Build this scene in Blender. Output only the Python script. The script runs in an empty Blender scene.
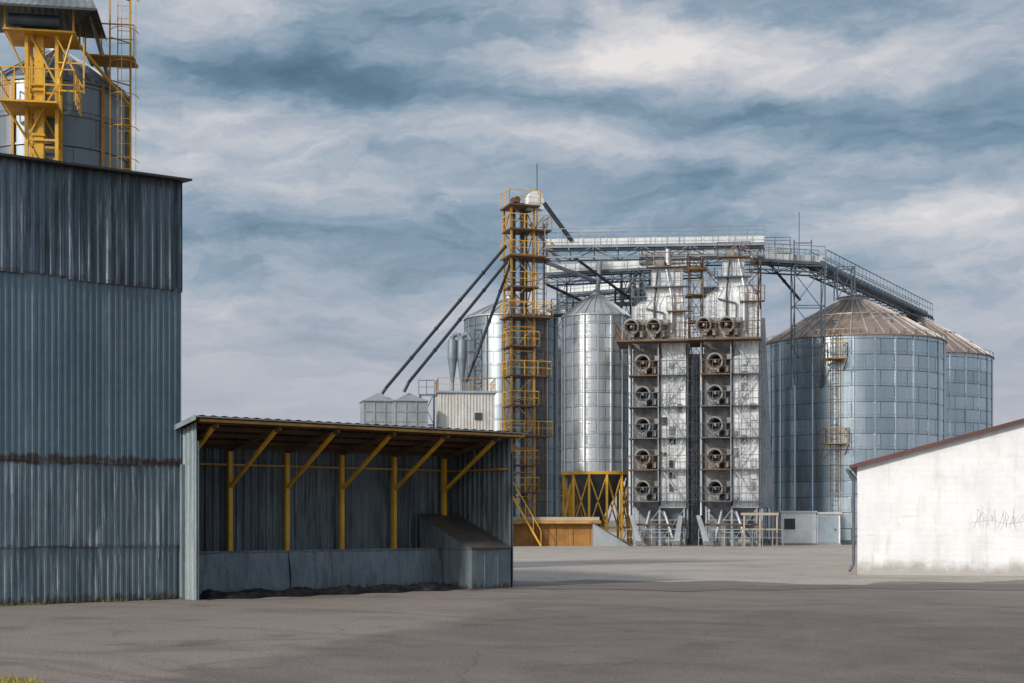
import bpy, math, random
from mathutils import Vector, Matrix
random.seed(7)
F=1422.0; EYE=1.7
def wx(px,Y): return (px-512.0)/F*Y
def wz(py,Y): return EYE+(520.0-py)/F*Y
scn=bpy.context.scene
col=scn.collection

# ------------------------------------------------------------ mesh builder
class MB:
    def __init__(s): s.v=[]; s.f=[]; s.sm=[]; s.uv=[]
    def add(s,vs,fs,smooth=False,uvs=None):
        o=len(s.v); s.v+= [tuple(a) for a in vs]
        for i,f in enumerate(fs):
            s.f.append([o+k for k in f]); s.sm.append(smooth)
            s.uv.append(uvs[i] if uvs else None)
    def poly(s,*p): s.add(p,[list(range(len(p)))])
    def box(s,x0,x1,y0,y1,z0,z1):
        v=[(x0,y0,z0),(x1,y0,z0),(x1,y1,z0),(x0,y1,z0),(x0,y0,z1),(x1,y0,z1),(x1,y1,z1),(x0,y1,z1)]
        s.add(v,[[0,3,2,1],[4,5,6,7],[0,1,5,4],[1,2,6,5],[2,3,7,6],[3,0,4,7]])
    def frame(s,p,q):
        p=Vector(p);q=Vector(q);d=(q-p)
        if d.length<1e-6: d=Vector((0,0,1e-4))
        d.normalize()
        up=Vector((0,0,1)) if abs(d.z)<.95 else Vector((0,1,0))
        a=d.cross(up).normalized(); b=a.cross(d).normalized()
        return p,q,a,b
    def beam(s,p,q,w,h=None):
        h=h or w
        p,q,a,b=s.frame(p,q); a=a*w/2;b=b*h/2
        v=[p-a-b,p+a-b,p+a+b,p-a+b,q-a-b,q+a-b,q+a+b,q-a+b]
        s.add(v,[[0,3,2,1],[4,5,6,7],[0,1,5,4],[1,2,6,5],[2,3,7,6],[3,0,4,7]])
    def tube(s,p,q,r,n=8,r2=None,caps=True):
        r2=r if r2 is None else r2
        p,q,a,b=s.frame(p,q)
        c=[(math.cos(2*math.pi*i/n),math.sin(2*math.pi*i/n)) for i in range(n)]
        v=[p+a*x*r+b*y*r for x,y in c]+[q+a*x*r2+b*y*r2 for x,y in c]
        s.add(v,[[i,i+n,(i+1)%n+n,(i+1)%n] for i in range(n)],True)
        if caps:
            s.add(v[:n],[list(range(n))]); s.add(v[n:],[list(range(n))[::-1]])
    def path(s,pts,r,n=8):
        for a,b in zip(pts[:-1],pts[1:]): s.tube(a,b,r,n)
    def lathe(s,prof,n=64,cx=0,cy=0,smooth=True,a0=0.0,a1=2*math.pi):
        for (r0,z0),(r1,z1) in zip(prof[:-1],prof[1:]):
            vs=[];fs=[];uvs=[]
            R=max(r0,r1)
            for i in range(n+1):
                t=a0+(a1-a0)*i/n; c,si=math.cos(t),math.sin(t)
                vs.append((cx+r0*c,cy+r0*si,z0)); vs.append((cx+r1*c,cy+r1*si,z1))
            for i in range(n):
                fs.append([2*i,2*i+2,2*i+3,2*i+1])
                u0=(a0+(a1-a0)*i/n)*R; u1=(a0+(a1-a0)*(i+1)/n)*R
                uvs.append([(u0,z0),(u1,z0),(u1,z1),(u0,z1)])
            s.add(vs,fs,smooth,uvs)
    def corr(s,P0,P1,zb,zt,pitch=.2,depth=.035,sheet=1.0,jit=.008,edge=0.0):
        P0=Vector((P0[0],P0[1],0));P1=Vector((P1[0],P1[1],0));L=(P1-P0).length
        d=(P1-P0)/L; n=Vector((d.y,-d.x,0))
        pts=[];N=int(L/pitch)
        per=max(1,int(round(sheet/pitch)))
        off=0;eb=0;tl=0
        for i in range(N+1):
            if i%per==0: off=random.uniform(-jit,jit); eb=random.uniform(-edge,edge); tl=random.uniform(-jit,jit)
            for fr,o in ((0,0),(.35,0),(.5,1),(.85,1)):
                t=(i+fr)*pitch
                if t>L: continue
                pts.append((t,o*depth+off,eb,tl))
        pts.append((L,0,0,0))
        vs=[];fs=[]
        for t,o,e_,tl_ in pts:
            f=t/L; p=P0+d*t+n*o; q=p+n*tl_
            vs.append((p.x,p.y,zb[0]+(zb[1]-zb[0])*f+e_)); vs.append((q.x,q.y,zt[0]+(zt[1]-zt[0])*f))
        for i in range(len(pts)-1): fs.append([2*i,2*i+2,2*i+3,2*i+1])
        s.add(vs,fs)
    def rail(s,pts,h=1.1,sp=1.3,r=.03,mid=True):
        for a,b in zip(pts[:-1],pts[1:]):
            a=Vector(a);b=Vector(b);L=(b-a).length;n=max(1,int(round(L/sp)))
            for i in range(n+1):
                p=a+(b-a)*i/n; s.beam(p,p+Vector((0,0,h)),r*1.6)
            up=Vector((0,0,h)); s.beam(a+up,b+up,r*1.8)
            if mid: s.beam(a+up*.52,b+up*.52,r*1.2)
    def ladder(s,x,y,z0,z1,w=.5,cage=True,dirv=(0,-1),r=.03,step=.35,cz=None):
        dx,dy=dirv; sx,sy=-dy,dx
        for k in (-1,1):
            s.beam((x+sx*w/2*k,y+sy*w/2*k,z0),(x+sx*w/2*k,y+sy*w/2*k,z1),r*1.8)
        z=z0+step/2
        while z<z1:
            s.beam((x-sx*w/2,y-sy*w/2,z),(x+sx*w/2,y+sy*w/2,z),r); z+=step
        if cage:
            z=(cz if cz is not None else z0+2.2); R=.4
            arc=[]
            for i in range(7):
                t=math.pi*i/6
                arc.append((math.cos(t)*R,math.sin(t)*R*1.5))
            zz=z
            while zz<=z1:
                pp=[(x+sx*a+dx*b,y+sy*a+dy*b,zz) for a,b in arc]
                for a,b in zip(pp[:-1],pp[1:]): s.beam(a,b,r)
                zz+=.9
            for i in (1,3,5):
                a,b=arc[i]; X=x+sx*a+dx*b; Y=y+sy*a+dy*b
                s.beam((X,Y,z),(X,Y,z1),r)
    def lattice(s,w,d,z0,z1,n,t=.1,cx=0,cy=0,brace=True,tb=None):
        tb=tb or t*.6
        c=[(cx-w/2,cy-d/2),(cx+w/2,cy-d/2),(cx+w/2,cy+d/2),(cx-w/2,cy+d/2)]
        for x,y in c: s.beam((x,y,z0),(x,y,z1),t)
        for i in range(n+1):
            z=z0+(z1-z0)*i/n
            for k in range(4):
                a=c[k];b=c[(k+1)%4]
                if i>0: s.beam((a[0],a[1],z-.003*k),(b[0],b[1],z-.003*k),tb*1.2)
                if i<n and brace:
                    zn=z0+(z1-z0)*(i+1)/n
                    if (i+k)%2: a,b=b,a
                    s.beam((a[0],a[1],z),(b[0],b[1],zn),tb)

def part(parent,name,mb,mat,label=None):
    me=bpy.data.meshes.new(name); me.from_pydata(mb.v,[],mb.f); 
    me.polygons.foreach_set("use_smooth",mb.sm)
    if any(u is not None for u in mb.uv):
        ul=me.uv_layers.new(name="UVMap")
        for p,u in zip(me.polygons,mb.uv):
            for j,li in enumerate(p.loop_indices):
                ul.data[li].uv = u[j] if u else (0.3,0.3)
    me.materials.append(mat); me.update()
    ob=bpy.data.objects.new(name,me); col.objects.link(ob)
    if parent: ob.parent=parent
    if label: ob["label"]=label
    return ob
def thing(name,loc,rot,label,cat,group=None):
    e=bpy.data.objects.new(name,None); e.empty_display_size=.5
    e.location=loc; e.rotation_euler=(0,0,rot); col.objects.link(e)
    e["label"]=label; e["category"]=cat
    if group: e["group"]=group
    return e

# ------------------------------------------------------------ materials
def nt(name):
    m=bpy.data.materials.new(name); m.use_nodes=True; t=m.node_tree; t.nodes.clear()
    o=t.nodes.new("ShaderNodeOutputMaterial"); b=t.nodes.new("ShaderNodeBsdfPrincipled")
    t.links.new(b.outputs[0],o.inputs[0]); return m,t,b
class G:
    def __init__(s,t): s.t=t
    def n(s,ty,**k):
        x=s.t.nodes.new(ty)
        for a,b in k.items(): setattr(x,a,b)
        return x
    def l(s,a,b): s.t.links.new(a,b)
    def math(s,op,a,b=None,clamp=False,c=None):
        x=s.n("ShaderNodeMath",operation=op,use_clamp=bool(clamp))
        for i,v in enumerate((a,b,c)):
            if v is None: continue
            if isinstance(v,(int,float)): x.inputs[i].default_value=v
            else: s.l(v,x.inputs[i])
        return x.outputs[0]
    def mix(s,fac,a,b,mode='MIX'):
        x=s.n("ShaderNodeMix",data_type='RGBA',blend_type=mode)
        for i,v in ((0,fac),(6,a),(7,b)):
            if isinstance(v,(int,float)): x.inputs[i].default_value=v
            elif isinstance(v,(tuple,list)): x.inputs[i].default_value=(*v[:3],1)
            else: s.l(v,x.inputs[i])
        return x.outputs[2]
    def grey(s,v):
        cc=s.n("ShaderNodeCombineColor")
        for i in range(3): s.l(v,cc.inputs[i])
        return cc.outputs[0]
    def noise(s,vec,scale,detail=4,rough=.55,dist=0):
        x=s.n("ShaderNodeTexNoise"); s.l(vec,x.inputs["Vector"])
        x.inputs["Scale"].default_value=scale; x.inputs["Detail"].default_value=detail
        x.inputs["Roughness"].default_value=rough; x.inputs["Distortion"].default_value=dist
        return x.outputs[0]
    def ramp(s,v,a,b):
        x=s.n("ShaderNodeMapRange"); x.interpolation_type='SMOOTHSTEP'
        s.l(v,x.inputs[0]); x.inputs[1].default_value=a; x.inputs[2].default_value=b
        return x.outputs[0]
    def mapping(s,vec,sc):
        x=s.n("ShaderNodeMapping"); s.l(vec,x.inputs[0]); x.inputs["Scale"].default_value=sc; return x.outputs[0]
    def bump(s,h,st,dist,b):
        x=s.n("ShaderNodeBump"); x.inputs["Strength"].default_value=st; x.inputs["Distance"].default_value=dist
        s.l(h,x.inputs["Height"]); s.l(x.outputs[0],b.inputs["Normal"])

def mk(name,c1,c2,metal=0.,rough=.6,scale=1.,stretch=(1,1,1),rust=0.,rustc=(.13,.05,.02),bump=.15,bscale=25.,sheet=0,seams=(),rs=1.5,streak=0.0,streakc=(.02,.022,.025),pale=0.0,palec=(.4,.44,.46),tone=.45):
    m,t,b=nt(name); g=G(t)
    o=g.n("ShaderNodeTexCoord").outputs["Object"]
    n1=g.noise(g.mapping(o,stretch),scale,6,.6)
    c=g.mix(g.ramp(n1,.32,.68),c1,c2)
    n2=g.noise(o,scale*9,4,.6)
    c=g.mix(1.0,c,g.grey(g.math('MULTIPLY_ADD',n2,.5,c=.75)),'MULTIPLY')
    sep=g.n("ShaderNodeSeparateXYZ"); g.l(o,sep.inputs[0])
    if sheet:
        fr0=g.math('DIVIDE',g.math('ADD',sep.outputs[0],g.math('MULTIPLY',sep.outputs[1],1.37)),sheet)
        fx=g.math('FLOOR',fr0)
        w=g.n("ShaderNodeTexWhiteNoise",noise_dimensions='1D'); g.l(fx,w.inputs["W"])
        c=g.mix(1.0,c,g.grey(g.math('MULTIPLY_ADD',w.outputs[0],tone,c=1-tone*.53)),'MULTIPLY')
        lap=g.ramp(g.math('FRACT',fr0),.05,.0)
        c=g.mix(g.math('MULTIPLY',lap,.45),c,tuple(x*.35 for x in c1))
    if pale>0:
        pn=g.noise(g.mapping(o,(5,5,.45)),1.0,8,.75)
        c=g.mix(g.math('MULTIPLY',g.ramp(pn,.53,.66),pale),c,palec)
    if streak>0:
        ns=g.noise(g.mapping(o,(6,6,.3)),1.3,7,.75)
        big=g.noise(g.mapping(o,(.8,.8,.5)),1.0,3,.5)
        c=g.mix(g.math('MULTIPLY',g.ramp(g.math('ADD',ns,g.math('MULTIPLY_ADD',big,.35,c=-.17)),.48,.64),streak),c,streakc)
    rf=None
    if rust>0:
        rn=g.noise(g.mapping(o,(1,1,.6)),rs*2.2,7,.68)
        rf=g.ramp(rn,.72-rust*.3,.80-rust*.3)
    for zs,wd,st in seams:
        wob=g.noise(g.mapping(o,(1.3,1.3,0)),1.0,4,.7)
        dz=g.math('ABSOLUTE',g.math('SUBTRACT',sep.outputs[2],g.math('ADD',zs-.08,g.math('MULTIPLY',wob,.16))))
        band=g.math('SUBTRACT',1.0,g.math('DIVIDE',dz,wd),clamp=True)
        sn=g.noise(g.mapping(o,(5,5,1.0)),1.3,8,.8)
        q=g.math('MULTIPLY',g.ramp(g.math('ADD',g.math('MULTIPLY',band,.36),sn),.70,.80),st)
        rf=q if rf is None else g.math('MAXIMUM',rf,q)
    if rf is not None:
        c=g.mix(rf,c,rustc)
        g.l(g.math('MULTIPLY',g.math('SUBTRACT',1.0,rf),metal),b.inputs["Metallic"])
    else: b.inputs["Metallic"].default_value=metal
    g.l(c,b.inputs["Base Color"])
    g.l(g.math('MULTIPLY_ADD',n1,.3,c=rough-.13,clamp=True),b.inputs["Roughness"])
    if bump>0: g.bump(g.noise(o,bscale,5,.6),bump,.02,b)
    return m

def silomat(name,c1,c2,bw,rh,metal=.8,rough=.38,mort=.012,aniso=.85,off=.5,md=.35):
    m,t,b=nt(name); g=G(t)
    uv=g.n("ShaderNodeTexCoord").outputs["UV"]; ob=g.n("ShaderNodeTexCoord").outputs["Object"]
    br=g.n("ShaderNodeTexBrick"); g.l(uv,br.inputs["Vector"])
    br.offset=off; br.inputs["Scale"].default_value=1; br.inputs["Brick Width"].default_value=bw
    br.inputs["Row Height"].default_value=rh; br.inputs["Mortar Size"].default_value=mort; br.inputs["Mortar Smooth"].default_value=.3
    br.inputs["Color1"].default_value=(*c1,1); br.inputs["Color2"].default_value=(*c2,1)
    br.inputs["Mortar"].default_value=(*[x*md for x in c1],1)
    n=g.noise(g.mapping(ob,(1.5,1.5,.12)),1.3,7,.65)
    c=g.mix(1.0,br.outputs[0],g.grey(g.math('MULTIPLY_ADD',n,.6,c=.68)),'MULTIPLY')
    sep=g.n("ShaderNodeSeparateXYZ"); g.l(uv,sep.inputs[0])
    w=g.n("ShaderNodeTexWhiteNoise",noise_dimensions='1D'); g.l(g.math('FLOOR',g.math('DIVIDE',sep.outputs[1],rh)),w.inputs["W"])
    c=g.mix(1.0,c,g.grey(g.math('MULTIPLY_ADD',w.outputs[0],.22,c=.88)),'MULTIPLY')
    g.l(c,b.inputs["Base Color"]); b.inputs["Metallic"].default_value=metal
    g.l(g.math('MULTIPLY_ADD',n,.2,c=rough-.10),b.inputs["Roughness"])
    b.inputs["Anisotropic"].default_value=aniso; b.inputs["Anisotropic Rotation"].default_value=.25
    tg=g.n("ShaderNodeTangent",direction_type='RADIAL',axis='Z'); g.l(tg.outputs[0],b.inputs["Tangent"])
    g.bump(g.math('MULTIPLY',br.outputs[1],-1.0),.3,.05,b)
    return m

DK=(.04,.03,.027)
M_clad_top=mk("weathered_cladding_dark",(.062,.103,.138),(.135,.19,.235),.25,.5,1.1,(2,2,.35),sheet=.8,seams=((8.9,.3,.7),(6.65,.12,.5)),streak=.9,bump=.1,streakc=(.024,.035,.045),rustc=DK,pale=.65,palec=(.27,.33,.37),tone=.6)
M_clad_mid=mk("weathered_cladding_blue",(.092,.152,.195),(.13,.20,.245),.2,.45,.8,(1.5,1.5,.4),sheet=.8,seams=((2.93,.24,1.0),),streak=.4,bump=.1,streakc=(.055,.095,.125),rustc=DK,pale=.3,palec=(.22,.305,.35),tone=.34)
M_clad_low=mk("weathered_cladding_grey",(.11,.172,.212),(.19,.25,.29),.2,.5,1.2,(2,2,.5),sheet=.8,seams=((2.9,.18,1.0),(1.16,.09,.5),(0,.35,.9)),streak=.65,bump=.1,streakc=(.05,.068,.08),rustc=(.055,.042,.036),pale=.9,palec=(.42,.46,.48),tone=.5)
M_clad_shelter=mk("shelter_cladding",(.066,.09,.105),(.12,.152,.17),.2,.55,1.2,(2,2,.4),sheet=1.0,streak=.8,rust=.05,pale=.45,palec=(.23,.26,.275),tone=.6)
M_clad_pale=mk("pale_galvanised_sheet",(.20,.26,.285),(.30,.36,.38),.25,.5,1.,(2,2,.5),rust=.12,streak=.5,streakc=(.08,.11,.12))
M_plate=mk("blue_grey_plate",(.085,.115,.14),(.14,.178,.205),.2,.5,1.6,(1,1,.5),rust=.12,seams=((0,.3,.9),(.97,.06,.5)),rustc=(.04,.034,.03),streak=.6,streakc=(.045,.053,.06),pale=.35,palec=(.24,.275,.30))
M_lid=mk("dark_brown_grey_lid",(.055,.047,.042),(.095,.08,.07),.1,.6,1.6,rust=.2,rustc=(.06,.04,.03))
M_roof_rust=mk("rusty_roof_sheet",(.062,.033,.02),(.11,.062,.029),.1,.75,1.5,(1,1,1),rust=.3,rustc=(.07,.03,.015),sheet=1.0)
M_roof_grey=mk("grey_roof_trim",(.20,.22,.23),(.30,.32,.33),.3,.5,1.5)
M_darkmetal=mk("dark_trim",(.03,.035,.04),(.05,.055,.06),.2,.6)
M_yellow=mk("yellow_paint",(.68,.39,.03),(.52,.28,.025),0,.5,2,(1,1,1),rust=.32,rustc=(.12,.055,.02),rs=2)
M_ochre=mk("ochre_steel",(.46,.26,.045),(.29,.15,.035),.1,.6,1.2,(1,1,.5),rust=.34,rustc=(.09,.045,.025),rs=1.2)
M_brown=mk("brown_steel",(.15,.085,.042),(.10,.063,.042),.1,.65,1.2,rust=.3,rustc=(.055,.04,.032))
M_grey=mk("galvanised_steel",(.42,.45,.47),(.27,.30,.33),.5,.45,1.,(1,1,.4),rust=.08)
M_lightgrey=mk("light_galvanised_steel",(.64,.66,.67),(.46,.49,.51),.35,.45,1.,(1,1,.4),rust=.08)
M_midblue=mk("mid_blue_grey_steel",(.22,.26,.30),(.15,.18,.215),.4,.5,1.,rust=.05)
M_bluegrey=mk("blue_grey_steel",(.11,.14,.17),(.07,.09,.115),.4,.5,1.,rust=.05)
M_darkpipe=mk("dark_pipe_steel",(.04,.05,.062),(.028,.034,.042),.3,.5,1.)
M_panel=mk("dryer_panel",(.82,.83,.83),(.55,.58,.60),.35,.32,.8,(1,1,.35),rust=.13,rustc=(.22,.155,.11),streak=.6,streakc=(.18,.175,.17))
M_column=mk("fan_column_panel",(.34,.345,.35),(.19,.195,.20),.4,.45,1.5,rust=.15,streak=.6,streakc=(.07,.07,.07))
M_fan=mk("fan_housing_steel",(.31,.295,.275),(.17,.16,.148),.5,.38,2,rust=.25,rustc=(.12,.075,.045))
M_rotor=mk("fan_rotor_steel",(.07,.07,.07),(.04,.04,.045),.4,.5,2)
M_fanlight=mk("fan_hub_steel",(.30,.29,.275),(.20,.19,.185),.5,.4,2)
M_black=mk("dark_void",(.012,.012,.014),(.02,.02,.02),0,.7)
M_white=mk("white_paint",(.74,.76,.76),(.62,.64,.65),0,.6,1.,rust=.05,rustc=(.25,.2,.15))
M_annex=mk("annex_grey_white",(.50,.50,.48),(.40,.40,.385),0,.6,1.,streak=.4,streakc=(.20,.19,.17))
M_beige=mk("beige_panel",(.42,.37,.30),(.34,.29,.23),0,.6,1.,streak=.3,streakc=(.15,.12,.09))
M_orange=mk("orange_board",(.38,.18,.03),(.24,.11,.025),0,.6,1.,rust=.2,streak=.4,streakc=(.08,.04,.02))
M_concrete=mk("concrete",(.30,.29,.28),(.22,.215,.21),0,.85,1.2,bump=.3)
M_door=mk("blue_grey_door",(.30,.37,.42),(.25,.31,.36),.1,.5)
M_glass=mk("window_glass",(.04,.07,.06),(.03,.05,.05),0,.1,bump=0)
M_redroof=mk("red_brown_metal",(.12,.04,.035),(.08,.035,.03),.1,.6,2,rust=.1,rustc=(.05,.03,.02))
M_slate=mk("corrugated_roof_grey",(.15,.175,.195),(.25,.275,.29),.35,.45,1.5,(1,1,1),sheet=.5)
M_tarp=mk("black_plastic",(.006,.006,.008),(.014,.014,.017),0,.38,3,bump=.5,bscale=8)
M_silo_big=silomat("big_silo_sheet",(.58,.67,.72),(.43,.535,.60),2.0,1.1,.92,.26,.035,.75,.5,.28)
M_silo_mid=silomat("hopper_silo_sheet",(.60,.64,.67),(.49,.535,.57),1.3,.95,.85,.34,.03,.6,.5,.3)
M_silo_back=silomat("rear_silo_sheet",(.30,.345,.38),(.23,.275,.31),1.5,1.0,.8,.38,.025,.6)
M_silo_dark=silomat("old_silo_sheet",(.20,.24,.27),(.155,.19,.22),1.3,1.0,.5,.42,.012,.5)
M_silo_roof_rust=mk("rusty_silo_roof",(.31,.245,.205),(.20,.15,.125),.3,.5,.5,rust=.28,rustc=(.15,.085,.055),rs=.35)
M_silo_roof=mk("silo_roof_sheet",(.46,.48,.49),(.32,.34,.36),.5,.4,.7)
M_silo_roof_dark=mk("silo_roof_dark",(.18,.21,.24),(.12,.15,.175),.5,.5,.7)
M_rib=mk("silo_roof_rib",(.52,.48,.45),(.38,.35,.33),.4,.5)

def wallmat():
    m,t,b=nt("whitewashed_wall"); g=G(t)
    o=g.n("ShaderNodeTexCoord").outputs["Object"]
    sep=g.n("ShaderNodeSeparateXYZ"); g.l(o,sep.inputs[0])
    n=g.noise(g.mapping(o,(1,1,.7)),.9,7,.65)
    c=g.mix(g.ramp(n,.35,.7),(.72,.735,.76),(.62,.635,.66))
    n2=g.noise(g.mapping(o,(2.5,2.5,.4)),1.4,6,.7)
    c=g.mix(g.math('MULTIPLY',g.ramp(n2,.50,.72),.45),c,(.44,.43,.42))
    br=g.n("ShaderNodeTexBrick")
    cx=g.n("ShaderNodeCombineXYZ"); g.l(sep.outputs[0],cx.inputs[0]); g.l(sep.outputs[2],cx.inputs[1]); g.l(cx.outputs[0],br.inputs["Vector"])
    br.inputs["Scale"].default_value=1; br.inputs["Brick Width"].default_value=.4; br.inputs["Row Height"].default_value=.2; br.inputs["Mortar Size"].default_value=.008
    low=g.ramp(g.math('ADD',sep.outputs[2],g.math('MULTIPLY',g.noise(o,1.8,6,.7),-.9)),.15,-.35)
    c=g.mix(g.math('MULTIPLY',low,.75),c,(.24,.22,.20))
    n3=g.noise(g.mapping(o,(3,3,1.6)),2.2,7,.75)
    c=g.mix(g.math('MULTIPLY',g.ramp(n3,.61,.66),.5),c,(.38,.36,.34))
    n4=g.noise(g.mapping(o,(.7,.7,5)),1.4,6,.7)
    c=g.mix(g.math('MULTIPLY',g.ramp(n4,.56,.68),.3),c,(.45,.46,.48))
    g.l(c,b.inputs["Base Color"]); b.inputs["Roughness"].default_value=.85
    h=g.math('ADD',g.math('MULTIPLY',br.outputs[1],-.35),g.noise(o,14,6,.65))
    g.bump(h,.5,.025,b)
    return m
M_wall=wallmat()

def groundmat(name,base,var,lightc,big=.12,fine=24,zone=None,bs=.35):
    m,t,b=nt(name); g=G(t)
    o=g.n("ShaderNodeTexCoord").outputs["Object"]
    n1=g.noise(g.mapping(o,(1,.7,1)),big,8,.65,.8); n2=g.noise(o,.8,7,.65); n3=g.noise(o,fine,6,.85)
    c=g.mix(g.ramp(n1,.40,.60),base,var)
    if zone:
        sep=g.n("ShaderNodeSeparateXYZ"); g.l(o,sep.inputs[0])
        q=g.math('SUBTRACT',sep.outputs[0],g.math('MULTIPLY_ADD',sep.outputs[1],.24,c=-7.2))
        q=g.math('ADD',q,g.math('MULTIPLY_ADD',g.noise(o,.35,8,.65),4.0,c=-2.0))
        c=g.mix(g.math('MULTIPLY',g.ramp(q,.5,-.5),.8),c,zone)
        q2=g.math('SUBTRACT',sep.outputs[1],g.math('MULTIPLY_ADD',g.noise(g.mapping(o,(.25,.6,1)),1.0,7,.65),14.0,c=20.0))
        c=g.mix(g.math('MULTIPLY',g.ramp(q2,-.8,1.6),.4),c,zone)
        dx=g.math('SUBTRACT',sep.outputs[0],-26.0); dy=g.math('SUBTRACT',sep.outputs[1],-6.0)
        rr=g.math('SQRT',g.math('ADD',g.math('MULTIPLY',dx,dx),g.math('MULTIPLY',dy,dy)))
        rr=g.math('ADD',rr,g.math('MULTIPLY',g.noise(o,.12,4,.5),4.0))
        tr=g.noise(g.grey(g.math('MULTIPLY',rr,1.0)),.55,5,.7)
        c=g.mix(g.math('MULTIPLY',g.ramp(tr,.50,.64),.4),c,tuple(x*.65 for x in base))
        c=g.mix(g.math('MULTIPLY',g.ramp(tr,.46,.34),.3),c,lightc)
    c=g.mix(g.math('MULTIPLY',g.ramp(n2,.48,.70),.45),c,lightc)
    n4=g.noise(g.mapping(o,(.3,.5,1)),1.0,6,.6,1.0)
    c=g.mix(g.math('MULTIPLY',g.ramp(n4,.52,.66),.4),c,tuple(x*.6 for x in base))
    n6=g.noise(o,.3,7,.6,1.2)
    c=g.mix(g.math('MULTIPLY',g.ramp(n6,.58,.63),.4),c,tuple(x*.55 for x in base))
    vo=g.n("ShaderNodeTexVoronoi",feature='DISTANCE_TO_EDGE'); 
    wv=g.n("ShaderNodeVectorMath",operation='ADD'); nn=g.n("ShaderNodeTexNoise"); g.l(o,nn.inputs[0]); nn.inputs["Scale"].default_value=.8; nn.inputs["Detail"].default_value=5
    g.l(o,wv.inputs[0]); g.l(nn.outputs[1],wv.inputs[1]); g.l(wv.outputs[0],vo.inputs["Vector"]); vo.inputs["Scale"].default_value=.16
    cr=g.ramp(vo.outputs["Distance"],.005,.0)
    c=g.mix(g.math('MULTIPLY',cr,.35),c,(.03,.03,.03))
    gr_=g.ramp(n3,.32,.68)
    c=g.mix(1.0,c,g.grey(g.math('MULTIPLY_ADD',gr_,1.1,c=.45)),'MULTIPLY')
    vc=g.n("ShaderNodeTexVoronoi"); g.l(o,vc.inputs["Vector"]); vc.inputs["Scale"].default_value=fine*.9
    ch=g.ramp(vc.outputs["Distance"],.22,.12)
    c=g.mix(g.math('MULTIPLY',ch,.5),c,tuple(x*1.9 for x in lightc))
    g.l(c,b.inputs["Base Color"]); b.inputs["Roughness"].default_value=.8
    g.bump(n3,bs,.015,b)
    return m
M_asphalt=groundmat("old_asphalt",(.100,.083,.074),(.145,.122,.109),(.185,.158,.141),zone=(.215,.182,.160))
M_apron=groundmat("worn_concrete",(.29,.262,.238),(.35,.318,.29),(.40,.368,.338),.06,24,bs=.12)
M_strip=groundmat("dark_asphalt_strip",(.10,.087,.08),(.14,.122,.112),(.18,.158,.145),.1,24,bs=.2)
M_grass=mk("dry_grass",(.16,.15,.04),(.09,.11,.03),0,.8,4)
M_grassy=mk("yellow_grass",(.40,.32,.07),(.25,.22,.05),0,.8,4)

# ------------------------------------------------------------ camera, sun, world
cam=bpy.data.cameras.new("camera"); co=bpy.data.objects.new("camera",cam); col.objects.link(co)
co.location=(0,0,EYE); co.rotation_euler=(math.pi/2,0,0)
cam.sensor_width=36; cam.lens=50; cam.shift_y=(520-341.5)/1024; cam.clip_end=8000; cam.clip_start=.1
scn.camera=co
scn.view_settings.view_transform='Standard'; scn.view_settings.look='None'; scn.view_settings.exposure=0
sunv=Vector((-.66,-.66,.50)).normalized()
sl=bpy.data.lights.new("sun",'SUN'); sl.energy=3.2; sl.angle=math.radians(4); sl.color=(1,.92,.82)
so=bpy.data.objects.new("sun",sl); so.rotation_euler=(-sunv).to_track_quat('-Z','Y').to_euler(); so.location=(-20,-20,40); col.objects.link(so)

w=bpy.data.worlds.new("World"); scn.world=w; w.use_nodes=True; t=w.node_tree; t.nodes.clear(); g=G(t)
out=g.n("ShaderNodeOutputWorld"); bg=g.n("ShaderNodeBackground"); g.l(bg.outputs[0],out.inputs[0]); bg.inputs[1].default_value=.1
sky=g.n("ShaderNodeTexSky",sky_type='NISHITA'); sky.sun_disc=False
sky.sun_elevation=math.asin(sunv.z); sky.sun_rotation=math.atan2(sunv.x,sunv.y)%(2*math.pi)
gen=g.n("ShaderNodeTexCoord").outputs["Generated"]
sp=g.n("ShaderNodeSeparateXYZ"); g.l(gen,sp.inputs[0])
az=g.math('ARCTAN2',sp.outputs[0],sp.outputs[1]); el=g.math('ARCSINE',sp.outputs[2])
def vec(a,b,c=0.):
    x=g.n("ShaderNodeCombineXYZ")
    for i,v in enumerate((a,b,c)):
        if isinstance(v,(int,float)): x.inputs[i].default_value=v
        else: g.l(v,x.inputs[i])
    return x.outputs[0]
wn=g.noise(vec(g.math('MULTIPLY',az,8),g.math('MULTIPLY',el,16)),1.0,5,.6)
wn2=g.noise(vec(g.math('MULTIPLY',az,8),g.math('MULTIPLY',el,16),7.3),1.0,5,.6)
azw=g.math('ADD',az,g.math('MULTIPLY',g.math('SUBTRACT',wn,.5),.16))
elw=g.math('ADD',el,g.math('MULTIPLY',g.math('SUBTRACT',wn2,.5),.055))
n1=g.noise(vec(g.math('MULTIPLY',azw,5),g.math('MULTIPLY',elw,15),2.0),1.0,6,.55)
n2=g.noise(vec(g.math('MULTIPLY',azw,13),g.math('MULTIPLY',g.math('ADD',elw,g.math('MULTIPLY',az,-.08)),44),4.0),1.0,6,.6)
n3=g.noise(vec(g.math('MULTIPLY',azw,26),g.math('MULTIPLY',elw,85),9.0),1.0,6,.6)
val=g.math('ADD',g.math('ADD',g.math('MULTIPLY',n1,.46),g.math('MULTIPLY',n2,.38)),g.math('MULTIPLY',n3,.16))
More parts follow.
